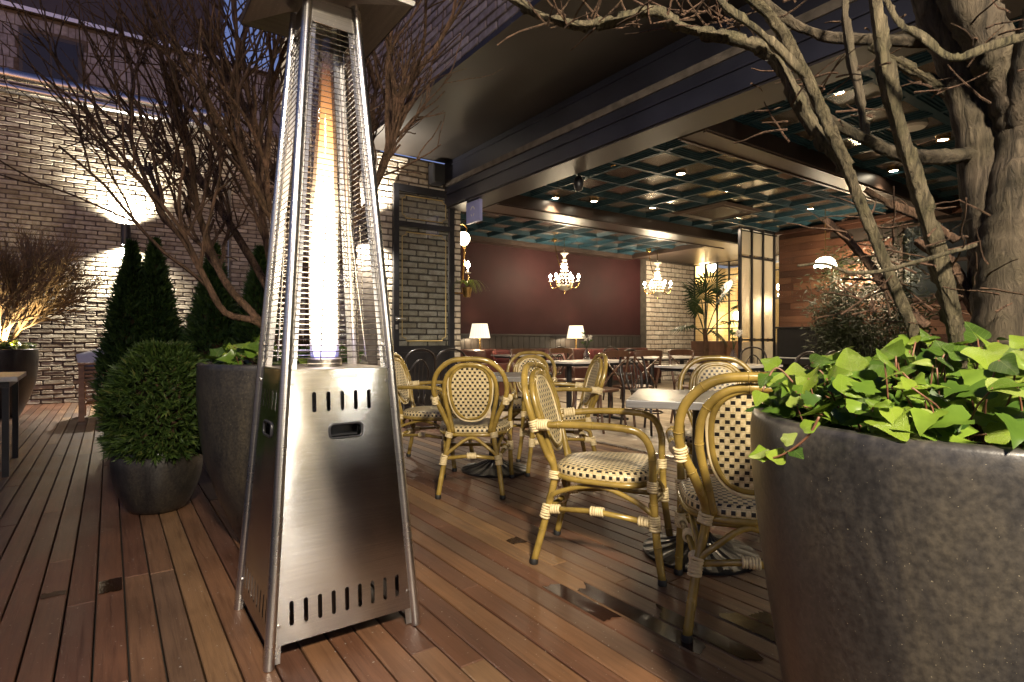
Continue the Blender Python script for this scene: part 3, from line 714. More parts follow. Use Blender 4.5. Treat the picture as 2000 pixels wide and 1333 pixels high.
def chandelier(label, p, zb):
    """p: ceiling mount; zb: height of bulbs"""
    off = Vector((CA, -SA, 0)) * .20
    g = empty('chandelier', (p.x + off.x, p.y + off.y, 0)); tag(g, label, 'chandelier', 'brass chandeliers')
    MB().lathe([(.02, 3.0), (.06, 3.02), (.06, 3.09), (.03, 3.12)], 14, (-off.x, -off.y, 0)).build('ceiling_mount', M['brass'], g, 'auto')
    pts = [(-off.x * (1 - t), -off.y * (1 - t), 3.0 - .42 * t - .30 * math.sin(t * math.pi) * .8) for t in [k / 12 for k in range(13)]]
    mb = MB()
    for i in range(12): mb.tube([pts[i], pts[i + 1]], .012 if i % 2 else .007, 6)
    mb.tube([(0, 0, 3.08), (0, 0, zb + .5)], .008, 6); mb.build('chain', M['brass'], g)
    MB().lathe([(.01, zb + .34), (.03, zb + .36), (.03, zb + .44), (.09, zb + .49), (.085, zb + .50), (.02, zb + .47), (.012, zb + .55)], 14).build('crown', M['crystal'], g, True)
    mb = MB()
    for k in range(12):
        a = 2 * math.pi * k / 12
        for j in range(8):
            t = j / 7; rr = .04 + .07 * t + .05 * t * t; mb.box((rr * math.cos(a), rr * math.sin(a), zb + .35 - .50 * t), (.018, .018, .026), Matrix.Rotation(a, 3, 'Z') @ Matrix.Rotation(.7, 3, 'Y'))
    mb.build('crystal_drops', M['crystal'], g)
    MB().lathe([(.002, zb - .29), (.012, zb - .27), (.09, zb - .245), (.15, zb - .19), (.165, zb - .15), (.15, zb - .15), (.08, zb - .215), (.002, zb - .23)], 20).build('bowl', M['crystal'], g, True)
    MB().tube([(0, 0, zb - .27), (0, 0, zb - .33)], .014, 8).build('finial', M['brass'], g)
    for k in range(6):
        a = 2 * math.pi * k / 6 + .25; ca, sa = math.cos(a), math.sin(a)
        pr = [(.13, -.15), (.19, -.21), (.25, -.20), (.285, -.14), (.285, -.09)]
        arm = MB().tube(smoothpath([(r * ca, r * sa, zb + z) for r, z in pr], 4), .011, 7).build('arm', M['brass'], g, True)
        MB().lathe([(.01, -.09), (.05, -.075), (.045, -.065), (.016, -.07), (.016, -.01)], 10, (.285 * ca, .285 * sa, zb)).build('candle_cup', M['crystal'], arm, True)
        MB().lathe([(.012, -.008), (.026, .018), (.024, .04), (.010, .065), (.001, .075)], 10, (.285 * ca, .285 * sa, zb)).build('bulb', M['bulb'], arm, True)
    point('chandelier_light', g, (0, 0, zb + .22), 45, (1, .80, .54), .12)
    return g
p1 = at_z(1083, 464, 3.1); chandelier('brass chandelier with lit bulbs before the burgundy wall', p1, 2.28)
p2 = at_z(1267, 486, 3.1); chandelier('brass chandelier with lit bulbs before the white brick wall', p2, 2.28)

m, n, l, pb = new_mat('pleated_shade'); M['shade'] = m
pb.inputs['Base Color'].default_value = (.75, .68, .55, 1); pb.inputs['Roughness'].default_value = .9
tcs = N(n, 'TexCoord'); pb.inputs['Emission Color'].default_value = (1, .86, .62, 1); pb.inputs['Emission Strength'].default_value = .55
def table_lamp(label, px, yw):
    q = (px - 1000) / F; d = yw / (-SA * q + CA); p = W(q * d, d)
    g = empty('table_lamp', (p.x, yw, .80)); tag(g, label, 'lamp', 'pleated table lamps')
    MB().lathe([(.08, 0), (.08, .015), (.02, .03), (.016, .27)], 14, capt=True).build('stem', M['brass'], g, 'auto')
    mb = MB(); seg = 48
    for r0, z in ((.20, .26), (.145, .54)):
        for k in range(seg):
            a = 2 * math.pi * k / seg; rr = r0 + (.006 if k % 2 else 0); mb.v.append(Vector((rr * math.cos(a), rr * math.sin(a), z)))
    for k in range(seg): mb.face([k, (k + 1) % seg, seg + (k + 1) % seg, seg + k])
    mb.build('lamp_shade', M['shade'], g)
    MB().lathe([(.001, .34), (.03, .37), (.03, .42), (.001, .45)], 10).build('bulb', M['globe'], g, True)
    point('table_lamp_light', g, (0, 0, .30), 9, (1, .78, .5), .04)
table_lamp('pleated white table lamp nearer the brick pier on the black ledge', 937, 9.50)
table_lamp('pleated white table lamp below the left chandelier', 1125, 9.50)

# ================================================================== HEATER
hc = W(-.681, 2.076); heater = empty('patio_heater', (hc.x, hc.y, 0)); tag(heater, 'tall stainless steel pyramid patio heater with burning flame tube', 'heater')
def hw_(z): return .245 - .162 * z / 2.2
ZT = 2.20; ZC = .905
for sx, sy in ((-1, -1), (1, -1), (1, 1), (-1, 1)):
    a, b = hw_(0), hw_(ZT)
    path = [Vector((sx * (hw_(z)), sy * (hw_(z)), z)) for z in (0, .45, .9, 1.35, 1.8, ZT)]
    lg = MB().tube(path, .0165, 14).build('leg', M['steel_tube'], heater, 'auto')
    # inner flange of the folded channel
    mb = MB()
    for axis in (0, 1):
        pts = []
        for z in (0.005, ZT):
            h = hw_(z); q0 = Vector((sx * h, sy * h, z)); q1 = q0.copy(); q1[axis] -= (sx, sy)[axis] * .034
            ins = (sx, sy)[1 - axis] * .006; q0[1 - axis] -= ins; q1[1 - axis] -= ins
            pts.append((q0, q1))
        mb.poly([pts[0][0], pts[0][1], pts[1][1], pts[1][0]])
    mb.build('flange', M['steel_tube'], lg)
    mb = MB()
    for z in (.12, .86, .99, 2.05):
        h = hw_(z)
        for axis in (0, 1):
            c = Vector((sx * h, sy * h, z)); c[axis] -= (sx, sy)[axis] * .022; dirv = Vector((0, 0, 0)); dirv[1 - axis] = (sx, sy)[1 - axis]
            mb.tube([c, c + dirv * .007], .006, 8)
    mb.build('screws', M['wire'], lg)
def slot(cx, cz, w, h, n=6):
    pts = []
    for k in range(n + 1): a = math.pi * k / n; pts.append((cx + w / 2 * math.cos(a), cz + h / 2 - w / 2 + w / 2 * math.sin(a)))
    for k in range(n + 1): a = math.pi + math.pi * k / n; pts.append((cx + w / 2 * math.cos(a), cz - h / 2 + w / 2 + w / 2 * math.sin(a)))
    return pts
def rslot(cx, cz, w, h, r=.012):
    pts = []
    for qx, qz, a0 in ((w / 2 - r, h / 2 - r, 0), (-w / 2 + r, h / 2 - r, 90), (-w / 2 + r, -h / 2 + r, 180), (w / 2 - r, -h / 2 + r, 270)):
        for k in range(4): a = R(a0 + 30 * k); pts.append((cx + qx + r * math.cos(a), cz + qz + r * math.sin(a)))
    return pts
def holed_panel(outer, holes):
    bm = bmesh.new(); es = []
    for loop in [outer] + holes:
        vs = [bm.verts.new((q[0], 0, q[1])) for q in loop]
        for i in range(len(vs)): es.append(bm.edges.new((vs[i], vs[(i + 1) % len(vs)])))
    bmesh.ops.triangle_fill(bm, use_beauty=True, use_dissolve=False, edges=es)
    return bm
z0, z1 = .062, ZC
holes = [slot(-.093 + .0465 * k - .0, .80, .0135, .066) for k in range(5)] + [slot(-.176 + .044 * k, .150, .0135, .075) for k in range(9)] + [rslot(.01, .70, .105, .040)]
for side in range(4):
    ang = side * math.pi / 2
    bm = holed_panel([(-hw_(z0) + .012, z0), (hw_(z0) - .012, z0), (hw_(z1) - .012, z1), (-hw_(z1) + .012, z1)], holes)
    tilt = (hw_(z0) - hw_(z1)) / (z1 - z0)
    for v in bm.verts: v.co.y = -(hw_(v.co.z)) - .004
    bmesh.ops.recalc_face_normals(bm, faces=bm.faces)
    bm.faces.ensure_lookup_table()
    if bm.faces[0].normal.y > 0: bmesh.ops.reverse_faces(bm, faces=bm.faces)
    me = bpy.data.meshes.new('cabinet_panel'); bm.to_mesh(me); bm.free(); me.materials.append(M['steel'])
    pn = add('cabinet_panel', me, heater, (0, 0, 0), (0, 0, ang))
    md = pn.modifiers.new('s', 'SOLIDIFY'); md.thickness = .0015; md.offset = -1
    # recessed handle rim
    mb = MB(); pth = [Vector((q[0], -(hw_(q[1])) - .005, q[1])) for q in rslot(.01, .70, .111, .046, .014)]
    mb.tube(pth, .0045, 6, closed=True); mb.build('handle_rim', M['black_metal'], pn, True)
    MB().span((-.05, -.14, .675), (.07, -.135, .725)).build('handle_recess', M['black_metal'], pn)
h = hw_(ZC)
MB().span((-h, -h, ZC - .002), (h, h, ZC + .003)).build('cabinet_top', M['steel_plate'], heater)
MB().box((.012, -h - .006, ZC - .022), (.085, .008, .014), None, .003).build('label_strip', M['white_plastic'], heater)
MB().lathe([(.10, .03), (.13, .06), (.13, .45), (.08, .55), (.03, .58)], 20).build('gas_bottle', M['wainscot'], heater, True)
for side in range(4):
    ang = side * math.pi / 2; mb = MB(); za, zb = ZC + .02, 2.10
    nW = 58
    for k in range(nW):
        z = za + .02 + (zb - za - .04) * k / (nW - 1); w = hw_(z) - .016; mb.tube([(-w, -hw_(z) - .004, z), (w, -hw_(z) - .004, z)], .0016, 5)
    fr = [(-1, za), (1, za), (1, zb), (-1, zb)]
    mb2 = MB(); mb2.tube(smoothpath([(s * (hw_(z) - .018), -hw_(z) - .002, z) for s, z in fr], 1, True), .0024, 6, closed=True)
    mb2.tube([(-(.4 * hw_(z)) * s, -hw_(z) - .007, z) for s, z in ((1, za + .01), (.72, 1.44), (-.72, 1.44), (-1.25, za + .01))], .002, 6)
    g = mb.build('wire_guard', M['wire'], heater); g.rotation_euler = (0, 0, ang)
    f = mb2.build('guard_frame', M['wire'], g)
# inner reflector strips, glass tube, flame
MB().lathe([(.052, ZC + .004), (.052, 2.12)], 32, capb=False).build('glass_tube', M['tube_glass'], heater, True)
MB().lathe([(.06, ZC + .003), (.06, ZC + .03), (.045, ZC + .035)], 24, capb=False).build('burner_ring', M['steel_plate'], heater, 'auto')
fm, fn, fl_, fp = new_mat('flame')
tc = N(fn, 'TexCoord'); sx_ = N(fn, 'SeparateXYZ'); fl_.new(tc.outputs['Object'], sx_.inputs[0])
tz = mth(fn, fl_, 'DIVIDE', mth(fn, fl_, 'SUBTRACT', sx_.outputs[2], ZC), 1.12)
fc = ramp(fn, fl_, tz, [(0, (.10, .18, 1.0)), (.045, (.45, .40, .80)), (.10, (1, .80, .54)), (.50, (1, .76, .48)), (.74, (1, .48, .16)), (1, (1, .34, .09))])
fs = ramp(fn, fl_, tz, [(0, (.08,) * 3), (.08, (.55,) * 3), (.16, (1,) * 3), (.50, (.85,) * 3), (.68, (.25,) * 3), (.85, (.07,) * 3), (1, (.02,) * 3)])
em = N(fn, 'Emission'); fl_.new(fc, em.inputs[0])
fl_.new(mth(fn, fl_, 'MULTIPLY', fs, 11.0), em.inputs[1])
tr = N(fn, 'BsdfTransparent')
nzf = N(fn, 'TexNoise'); nzf.inputs['Scale'].default_value = 5; mpf = N(fn, 'Mapping'); mpf.inputs['Scale'].default_value = (4, 4, .5); fl_.new(tc.outputs['Object'], mpf.inputs[0]); fl_.new(mpf.outputs[0], nzf.inputs[0])
op = ramp(fn, fl_, tz, [(0, (.25,) * 3), (.1, (.8,) * 3), (.6, (.85,) * 3), (.85, (.5,) * 3), (1, (.0,) * 3)])
opn = mth(fn, fl_, 'MULTIPLY', op, mth(fn, fl_, 'MULTIPLY_ADD', nzf.outputs[0], .9, .5)); 
cl_ = N(fn, 'Clamp'); fl_.new(opn, cl_.inputs[0])
mx = N(fn, 'MixShader'); fl_.new(cl_.outputs[0], mx.inputs[0]); fl_.new(tr.outputs[0], mx.inputs[1]); fl_.new(em.outputs[0], mx.inputs[2]); fl_.new(mx.outputs[0], fn['Material Output'].inputs[0])
mb = MB(); pts = []; rads = []
for k in range(26):
    t = k / 25; z = ZC + .01 + 1.10 * t
    rr = .045 * (min(1, .7 + t * 4)) * (1 - .72 * max(0, t - .32) / .68) * (1 + .10 * mnoise.noise(Vector((t * 9, 3.1, 0)))) ; rads.append(max(rr, .003)); pts.append((-.005 * math.sin(t * 5), .004 * math.sin(t * 7), z))
fl1 = mb.tube(pts, rads, 16).build('flame', fm, heater, True)
fm2 = fm.copy(); fm2.name = 'flame_halo'
for nd in fm2.node_tree.nodes:
    if nd.bl_idname == 'ShaderNodeMath' and nd.operation == 'MULTIPLY' and abs(nd.inputs[1].default_value - 11.0) < 1e-4: nd.inputs[1].default_value = 3.0
    if nd.bl_idname == 'ShaderNodeClamp': nd.inputs['Max'].default_value = .22
MB().tube(pts, [min(.050, q * 1.32 + .003) for q in rads], 16).build('flame_halo', fm2, fl1, True)
# reflector head
s_ = .24; mb = MB()
for hh, z in ((s_, 2.185), (s_ + .004, 2.20), (.14, 2.27), (.05, 2.33)): mb.v += [Vector((a * hh, b * hh, z)) for a, b in ((-1, -1), (1, -1), (1, 1), (-1, 1))]
for i in range(3):
    for k in range(4): j = (k + 1) % 4; mb.face([4 * i + k, 4 * i + j, 4 * i + 4 + j, 4 * i + 4 + k])
mb.face([12, 13, 14, 15]); b = len(mb.v)
for hh, z in ((s_ - .003, 2.186), (.09, 2.215)): mb.v += [Vector((a * hh, c * hh, z)) for a, c in ((-1, -1), (1, -1), (1, 1), (-1, 1))]
for k in range(4): j = (k + 1) % 4; mb.face([b + j, b + k, b + 4 + k, b + 4 + j])
mb.face([b + 7, b + 6, b + 5, b + 4]); mb.build('reflector_hood', M['steel_plate'], heater)
for side in range(4):
    bm_ = MB().poly([(-hw_(2.1) + .005, -hw_(2.1) + .0, 2.10), (hw_(2.1) - .005, -hw_(2.1), 2.10), (hw_(2.19) - .005, -hw_(2.19), 2.19), (-hw_(2.19) + .005, -hw_(2.19), 2.19)]).build('top_plate', M['steel_plate'], heater)
    bm_.rotation_euler = (0, 0, side * math.pi / 2)

# ================================================================== RATTAN CHAIR
def bamboo_tube(mb, ctrl, r, n=6, node=.16, closed=False, sides=10):
    path = smoothpath(ctrl, n, closed); rad = []; nodes_ = []; acc = 0; last = path[0]; nxt = node * random.uniform(.4, 1)
    for p in path:
        acc += (p - last).length; last = p
        if acc > nxt: rad.append(r * 1.05); nxt += node * random.uniform(.85, 1.15); nodes_.append(len(rad) - 1)
        else: rad.append(r)
    mb.tube(path, rad, sides, True, 0, closed)
    for i in nodes_:
        if 0 < i < len(path) - 1:
            ax = (path[i + 1] - path[i - 1]).normalized(); o1 = ax.orthogonal().normalized(); o2 = ax.cross(o1)
            mb.tube([path[i] + (o1 * math.cos(q) + o2 * math.sin(q)) * r * 1.06 for q in [2 * math.pi * j / 10 for j in range(10)]], .0022, 4, closed=True)
    return mb
def binding(mb, a, b, r, turns):
    a = Vector(a); b = Vector(b)
    ax = (b - a).normalized(); o1 = ax.orthogonal().normalized(); o2 = ax.cross(o1); st = (b - a).length / turns
    for k in range(turns):
        c = a.lerp(b, (k + .5) / turns) ; tl = random.uniform(-.12, .12)
        mb.tube([c + (o1 * math.cos(q) + o2 * math.sin(q)) * r + ax * tl * r * math.cos(q) for q in [2 * math.pi * j / 10 for j in range(10)]], st * .56, 5, closed=True)
def superell(a, b, e, k, n):
    t = 2 * math.pi * k / n; c, s = math.cos(t), math.sin(t)
    return a * math.copysign(abs(c) ** e, c), b * math.copysign(abs(s) ** e, s)
def make_rattan():
    g = empty('rattan_chair')
    def back_y(z): return -.215 - max(0, z - .42) * .30
    rt = .0162
    outer = [(-.205, -.285, .012), (-.175, -.235, .22), (-.142, -.205, .40), (-.165, back_y(.50), .50), (-.215, back_y(.62), .62), (-.232, back_y(.70), .70), (-.205, back_y(.80), .80), (-.12, back_y(.873), .873)]
    outer_all = outer + [(0, back_y(.888), .888)] + [(-x, y, z) for x, y, z in outer[::-1]]
    bamboo_tube(MB(), outer_all, rt).build('back_hoop', M['rattan'], g, True)
    inner = [(-.118, -.208, .41), (-.140, back_y(.52) + .012, .52), (-.166, back_y(.66) + .012, .66), (-.150, back_y(.77) + .012, .77), (-.085, back_y(.838) + .012, .838)]
    inner_all = inner + [(0, back_y(.853) + .012, .853)] + [(-x, y, z) for x, y, z in inner[::-1]]
    bamboo_tube(MB(), inner_all, .0145).build('inner_hoop', M['rattan'], g, True)
    # oval cane back panel
    zc, bh, bw_ = .672, .172, .128; nn = 40
    def op(k, s, dy): x, z = superell(bw_ * s, bh * s, .82, k, nn); x *= 1 + .10 * z / bh; return Vector((x, back_y(zc + z) + .014 + dy, zc + z))
    MB().tube([op(k, 1.0, 0) for k in range(nn)], .0115, 8, closed=True).build('panel_rim', M['rattan'], g, True)
    MB().tube([op(k, 1.105, -.002) for k in range(nn)], .0055, 6, closed=True).build('cream_trim', M['cream_tube'], g, True)
    MB().tube([op(k, .92, .006) for k in range(nn)], .0045, 6, closed=True).build('cream_trim', M['cream_tube'], g, True)
    mb = MB()
    for dy, flip in ((.004, 0), (-.004, 1)):
        b = len(mb.v)
        for k in range(nn): mb.v.append(op(k, .97, dy))
        mb.v.append(Vector((0, back_y(zc) + .014 + dy, zc)))
        for k in range(nn):
            f = [b + k, b + (k + 1) % nn, b + nn]; f = f[::-1] if flip else f
            mb.face(f, [(mb.v[q].x + 1, mb.v[q].z) for q in f])
    mb.build('cane_backrest', M['cane'], g)
    # seat
    mb = MB(); ns = 44; rings = [(.0, .450), (.5, .450), (.80, .448), (.94, .443), (1.0, .430), (1.005, .412), (.985, .402)]
    def sp(k, s): x, y = superell(.232 * s, .222 * s, .62, k, ns); x *= 1 + .14 * y / .22; return x, y + .01
    per = [0]
    for k in range(ns):
        a, b = sp(k, 1), sp(k + 1, 1); per.append(per[-1] + math.hypot(a[0] - b[0], a[1] - b[1]))
    for s, z in rings[1:]:
        for k in range(ns): x, y = sp(k, s); mb.v.append(Vector((x, y, z)))
    mb.v.append(Vector((0, .01, .447))); ce = len(mb.v) - 1
    for k in range(ns):
        k2 = (k + 1) % ns; f = [k, k2, ce]; mb.face(f, [(mb.v[q].x + 1, mb.v[q].y + 1) for q in f])
        for i in range(len(rings) - 2):
            f = [i * ns + k2, i * ns + k, (i + 1) * ns + k, (i + 1) * ns + k2]
            if i < 2: u = [(mb.v[q].x + 1, mb.v[q].y + 1) for q in f]
            else:
                za = (.0, .0, .006, .019, .034, .048, .06)[i]; zb_ = (.0, .006, .019, .034, .048, .06)[i + 0] if False else za + .014
                u = [(per[k + 1], za), (per[k], za), (per[k], zb_), (per[k + 1], zb_)]
            mb.face(f, u)
    mb.build('cane_seat', M['cane'], g, True)
    MB().tube([(*sp(k, .99), .392) for k in range(ns)], .0125, 8, closed=True).build('seat_rail', M['rattan'], g, True)
    cap = []
    for s in (-1, 1):
        arm = [(s * .222, back_y(.63) + .005, .625), (s * .262, -.10, .640), (s * .272, .08, .640), (s * .262, .185, .620), (s * .245, .232, .545), (s * .238, .238, .42), (s * .240, .250, .22), (s * .250, .278, .012)]
        bamboo_tube(MB(), arm, rt).build('arm', M['rattan'], g, True)
        # side stretcher, curved brace
        MB().tube([(s * .172, -.232, .245), (s * .205, 0, .262), (s * .240, .246, .245)], .0122, 8).build('stretcher', M['rattan'], g, True)
        MB().tube(smoothpath([(s * .165, -.225, .262), (s * .175, -.19, .32), (s * .205, 0, .372), (s * .232, .16, .33), (s * .24, .235, .285)], 5), .0112, 8).build('brace', M['rattan'], g, True)
        wb = MB()
        binding(wb, (s * .222, back_y(.60) + .0, .60), (s * .228, back_y(.645), .648), .0198, 5); binding(wb, (s * .226, back_y(.63) + .02, .627), (s * .245, back_y(.63) + .075, .633), .0205, 5)
        wb.build('binding', M['wrap'], g, True)
        wb = MB(); binding(wb, (s * .150, -.207, .375), (s * .142, -.205, .41), .022, 4); wb.build('binding', M['wrap'], g, True)
        wb = MB(); binding(wb, (s * .182, -.243, .205), (s * .172, -.23, .265), .0198, 6); binding(wb, (s * .176, -.215, .245), (s * .182, -.17, .25), .0165, 4); wb.build('binding', M['wrap'], g, True)
        wb = MB(); binding(wb, (s * .238, .238, .375), (s * .238, .238, .42), .0198, 5); wb.build('binding', M['wrap'], g, True)
        wb = MB(); binding(wb, (s * .240, .248, .215), (s * .239, .244, .278), .0198, 6); binding(wb, (s * .236, .225, .246), (s * .230, .18, .249), .0165, 4); wb.build('binding', M['wrap'], g, True)
        wb = MB(); binding(wb, (s * .204, -.03, .262), (s * .206, .03, .262), .0168, 6); wb.build('binding', M['wrap'], g, True)
        for q in ((s * .205, -.285), (s * .250, .278)): MB().lathe([(.0180, 0), (.0192, .004), (.0192, .022), (.0175, .026)], 10, (q[0], q[1], 0)).build('foot_cap', M['rubber'], g, 'auto')
    for y, w, w2 in ((-.232, .170, .165), (.244, .238, .232)):
        MB().tube([(-w, y, .245), (0, y * .85, .255), (w, y, .245)], .0122, 8).build('stretcher', M['rattan'], g, True)
        MB().tube(smoothpath([(-w2, y, .26), (-w2 * .75, y, .30), (0, y * .9, .375), (w2 * .75, y, .30), (w2, y, .26)], 5), .0112, 8).build('brace', M['rattan'], g, True)
    wb = MB(); binding(wb, (-.03, -.2, .255), (.03, -.2, .255), .0168, 6); wb.build('binding', M['wrap'], g, True)
    return g
proto = make_rattan(); chair_n = [0]
def face_ang(fr, fd):
    v = W(fr, fd); return math.atan2(v.y, v.x) - math.pi / 2
def put_chair(r, d, fr, fd, label):
    c = proto if chair_n[0] == 0 else copy_tree(proto); chair_n[0] += 1
    c.location = W(r, d); c.rotation_euler = (0, 0, face_ang(fr, fd)); tag(c, label, 'chair', 'rattan armchairs on the deck')
put_chair(.865, 2.105, .31, .95, 'rattan armchair nearest the viewer, half hidden by the large planter')
put_chair(.435, 2.66, .945, -.33, 'rattan armchair seen from the side, left of the near metal table')
put_chair(-.258, 3.90, .02, 1, 'rattan armchair seen from behind, right of the patio heater')
put_chair(-.66, 4.68, .93, -.20, 'rattan armchair partly behind the heater leg, facing right')
put_chair(.12, 5.22, -.22, -1, 'rattan armchair on the far side of the farther metal table')
put_chair(.36, 4.50, -.95, -.12, 'rattan armchair at the farther metal table with its back to the restaurant')
put_chair(1.27, 3.45, -.25, -.97, 'rattan armchair beyond the near metal table facing the viewer')

def metal_table(label, r, d, ar, ad, s=.62):
    g = empty('metal_table', W(r, d), face_ang(ar, ad)); tag(g, label, 'table', 'square metal pedestal tables')
    MB().box((0, 0, .725), (s, s, .034), None, .003).build('table_top', M['zinc'], g)
    MB().box((0, 0, .700), (s * .5, s * .5, .014)).build('top_plate', M['iron'], g)
    MB().lathe([(.05, .05), (.036, .09), (.032, .69)], 16, capt=True).build('column', M['iron'], g, 'auto')
    mb = MB(); seg = 64
    for rr, z in ((.26, 0), (.262, .014), (.25, .022), (.15, .045), (.07, .075), (.05, .10)):
        for k in range(seg):
            a = 2 * math.pi * k / seg; q = 1.0 if rr > .255 else (1 - (.0 if k % 4 < 2 else .0)); dz = -.006 if (k % 4 >= 2 and .06 < rr < .255) else 0
            mb.v.append(Vector((rr * q * math.cos(a), rr * q * math.sin(a), z + dz)))
    for i in range(5):
        for k in range(seg): k2 = (k + 1) % seg; mb.face([i * seg + k, i * seg + k2, (i + 1) * seg + k2, (i + 1) * seg + k])
    mb.build('pedestal_base', M['iron'], g)
metal_table('grey metal pedestal table near the large planter', .885, 2.69, .30, .95)
metal_table('grey metal pedestal table between the farther rattan chairs', -.13, 4.42, .18, .98)

# ================================================================== POTS AND PLANTS
def pot(name, label, r, d, prof, mat, seg=64, soil_z=None):
    g = empty(name, W(r, d)); tag(g, label, 'planter')
    rt, zt = prof[-1]
    full = prof + [(rt - .004, zt + .008), (rt - .022, zt + .010), (rt - .034, zt + .0), (rt - .036, zt - .14)]
    MB().lathe(full, seg).build('pot_body', mat, g, True)
    sz = zt - .05 if soil_z is None else soil_z
    mb = MB(); b = 0
    rings = [.0] + [k / 7 for k in range(1, 8)]
    mb.v.append(Vector((0, 0, sz)))
    for q in rings[1:]:
        for k in range(28): a = 2 * math.pi * k / 28; mb.v.append(Vector(((rt - .037) * q * math.cos(a), (rt - .037) * q * math.sin(a), sz + random.uniform(-.008, .012) * (q < 1))))
    for k in range(28): mb.face([0, 1 + k, 1 + (k + 1) % 28])
    for i in range(6):
        for k in range(28): k2 = (k + 1) % 28; mb.face([1 + i * 28 + k, 1 + (i + 1) * 28 + k, 1 + (i + 1) * 28 + k2, 1 + i * 28 + k2])
    mb.build('soil', M['soil'], g, True); return g
RP = (.894, 1.124)
prof_r = smoothpath([(.27, 0, 0), (.30, 0, .12), (.324, 0, .245), (.362, 0, .486), (.386, 0, .69), (.392, 0, .80), (.388, 0, .84)], 4)
pot('large_planter', 'large dark glazed planter at the right edge filled with ivy', *RP, [(p.x, p.z) for p in prof_r], M['pot'], 96)
LP = (-1.153, 2.92)
prof_l = smoothpath([(.20, 0, 0), (.225, 0, .03), (.304, 0, .21), (.379, 0, .45), (.405, 0, .70), (.407, 0, .80), (.405, 0, .885)], 4)
pot('tall_planter', 'tall dark tapered planter behind the patio heater', *LP, [(p.x, p.z) for p in prof_l], M['pot_dark'], 64)
prof_b = smoothpath([(.13, 0, 0), (.165, 0, .04), (.215, 0, .15), (.237, 0, .27), (.225, 0, .365)], 4)
pot('round_planter', 'small round black planter holding the clipped globe shrub', -2.11, 3.40, [(p.x, p.z) for p in prof_b], M['pot_dark'], 48)
prof_f = [(p.x, p.z) for p in prof_l]
FP = (-6.75, 7.5)
pot('far_planter', 'tall dark planter against the left edge under the bare shrub', *FP, prof_f, M['pot_dark'], 40)

def leaf_mesh(v):
    """five-lobed ivy leaf about 1 unit long, stalk at origin, slightly folded"""
    pts = [(0, 0), (.20, -.13), (.44, -.06), (.53, .14), (.42, .34), (.33, .52), (.17, .78), (0, 1.0)] if v % 3 else [(0, 0), (.20, -.12), (.42, -.03), (.43, .16), (.58, .31), (.35, .48), (.17, .76), (0, 1.0)]
    half = [(x * random.uniform(.9, 1.08), y * random.uniform(.95, 1.05)) for x, y in pts]; half[0] = (0, 0); half[-1] = (0, 1.0 + .1 * random.random())
    mb = MB(); fold = random.uniform(.10, .38); curl = random.uniform(-.45, .15)
    def z(x, y): return abs(x) * fold + curl * (y - .4) ** 2 + .05 * math.sin(7 * x + 5 * y + v)
    mid = [(0, 0), (0, .08), (0, .22), (0, .38), (0, .5), (0, .66), (0, .85)]
    ci = []
    for x, y in mid: mb.v.append(Vector((x, y, z(x, y)))); ci.append(len(mb.v) - 1)
    tip = len(mb.v); mb.v.append(Vector((0, half[-1][1], z(0, half[-1][1]))))
    for s in (1, -1):
        ri = []
        for x, y in half[1:-1]:
            xx = s * x * random.uniform(.94, 1.06); mb.v.append(Vector((xx, y, z(xx, y)))); ri.append(len(mb.v) - 1)
        ring = [ci[0]] + ri + [tip]
        seq = ci + [tip]
        quads = [(ci[0], ri[0], ci[1]), (ri[0], ri[1], ci[2], ci[1]), (ri[1], ri[2], ci[3], ci[2]), (ri[2], ri[3], ci[4], ci[3]), (ri[3], ri[4], ci[5], ci[4]), (ri[4], ri[5], ci[6], ci[5]), (ri[5], tip, ci[6])]
        for q in quads: mb.face(list(q) if s > 0 else list(q)[::-1])
    return mb
leaf_b = [leaf_mesh(k) for k in range(7)]
def rounded(me):
    o = bpy.data.objects.new('tmp', me); col.objects.link(o); o.modifiers.new('s', 'SUBSURF').levels = 1
    dg = bpy.context.evaluated_depsgraph_get(); r = bpy.data.meshes.new_from_object(o.evaluated_get(dg)); bpy.data.objects.remove(o); r.name = 'ivy_leaf'; return r
leaf_m = [rounded(b.mesh('ivy_leaf', M['ivy'], True)) for b in leaf_b]
def leaf_matrix(nrm, yaw, size, pos):
    nrm = nrm.normalized(); q = nrm.to_track_quat('Z', 'Y'); return Matrix.Translation(pos) @ q.to_matrix().to_4x4() @ Matrix.Rotation(yaw, 4, 'Z') @ Matrix.Scale(size, 4)
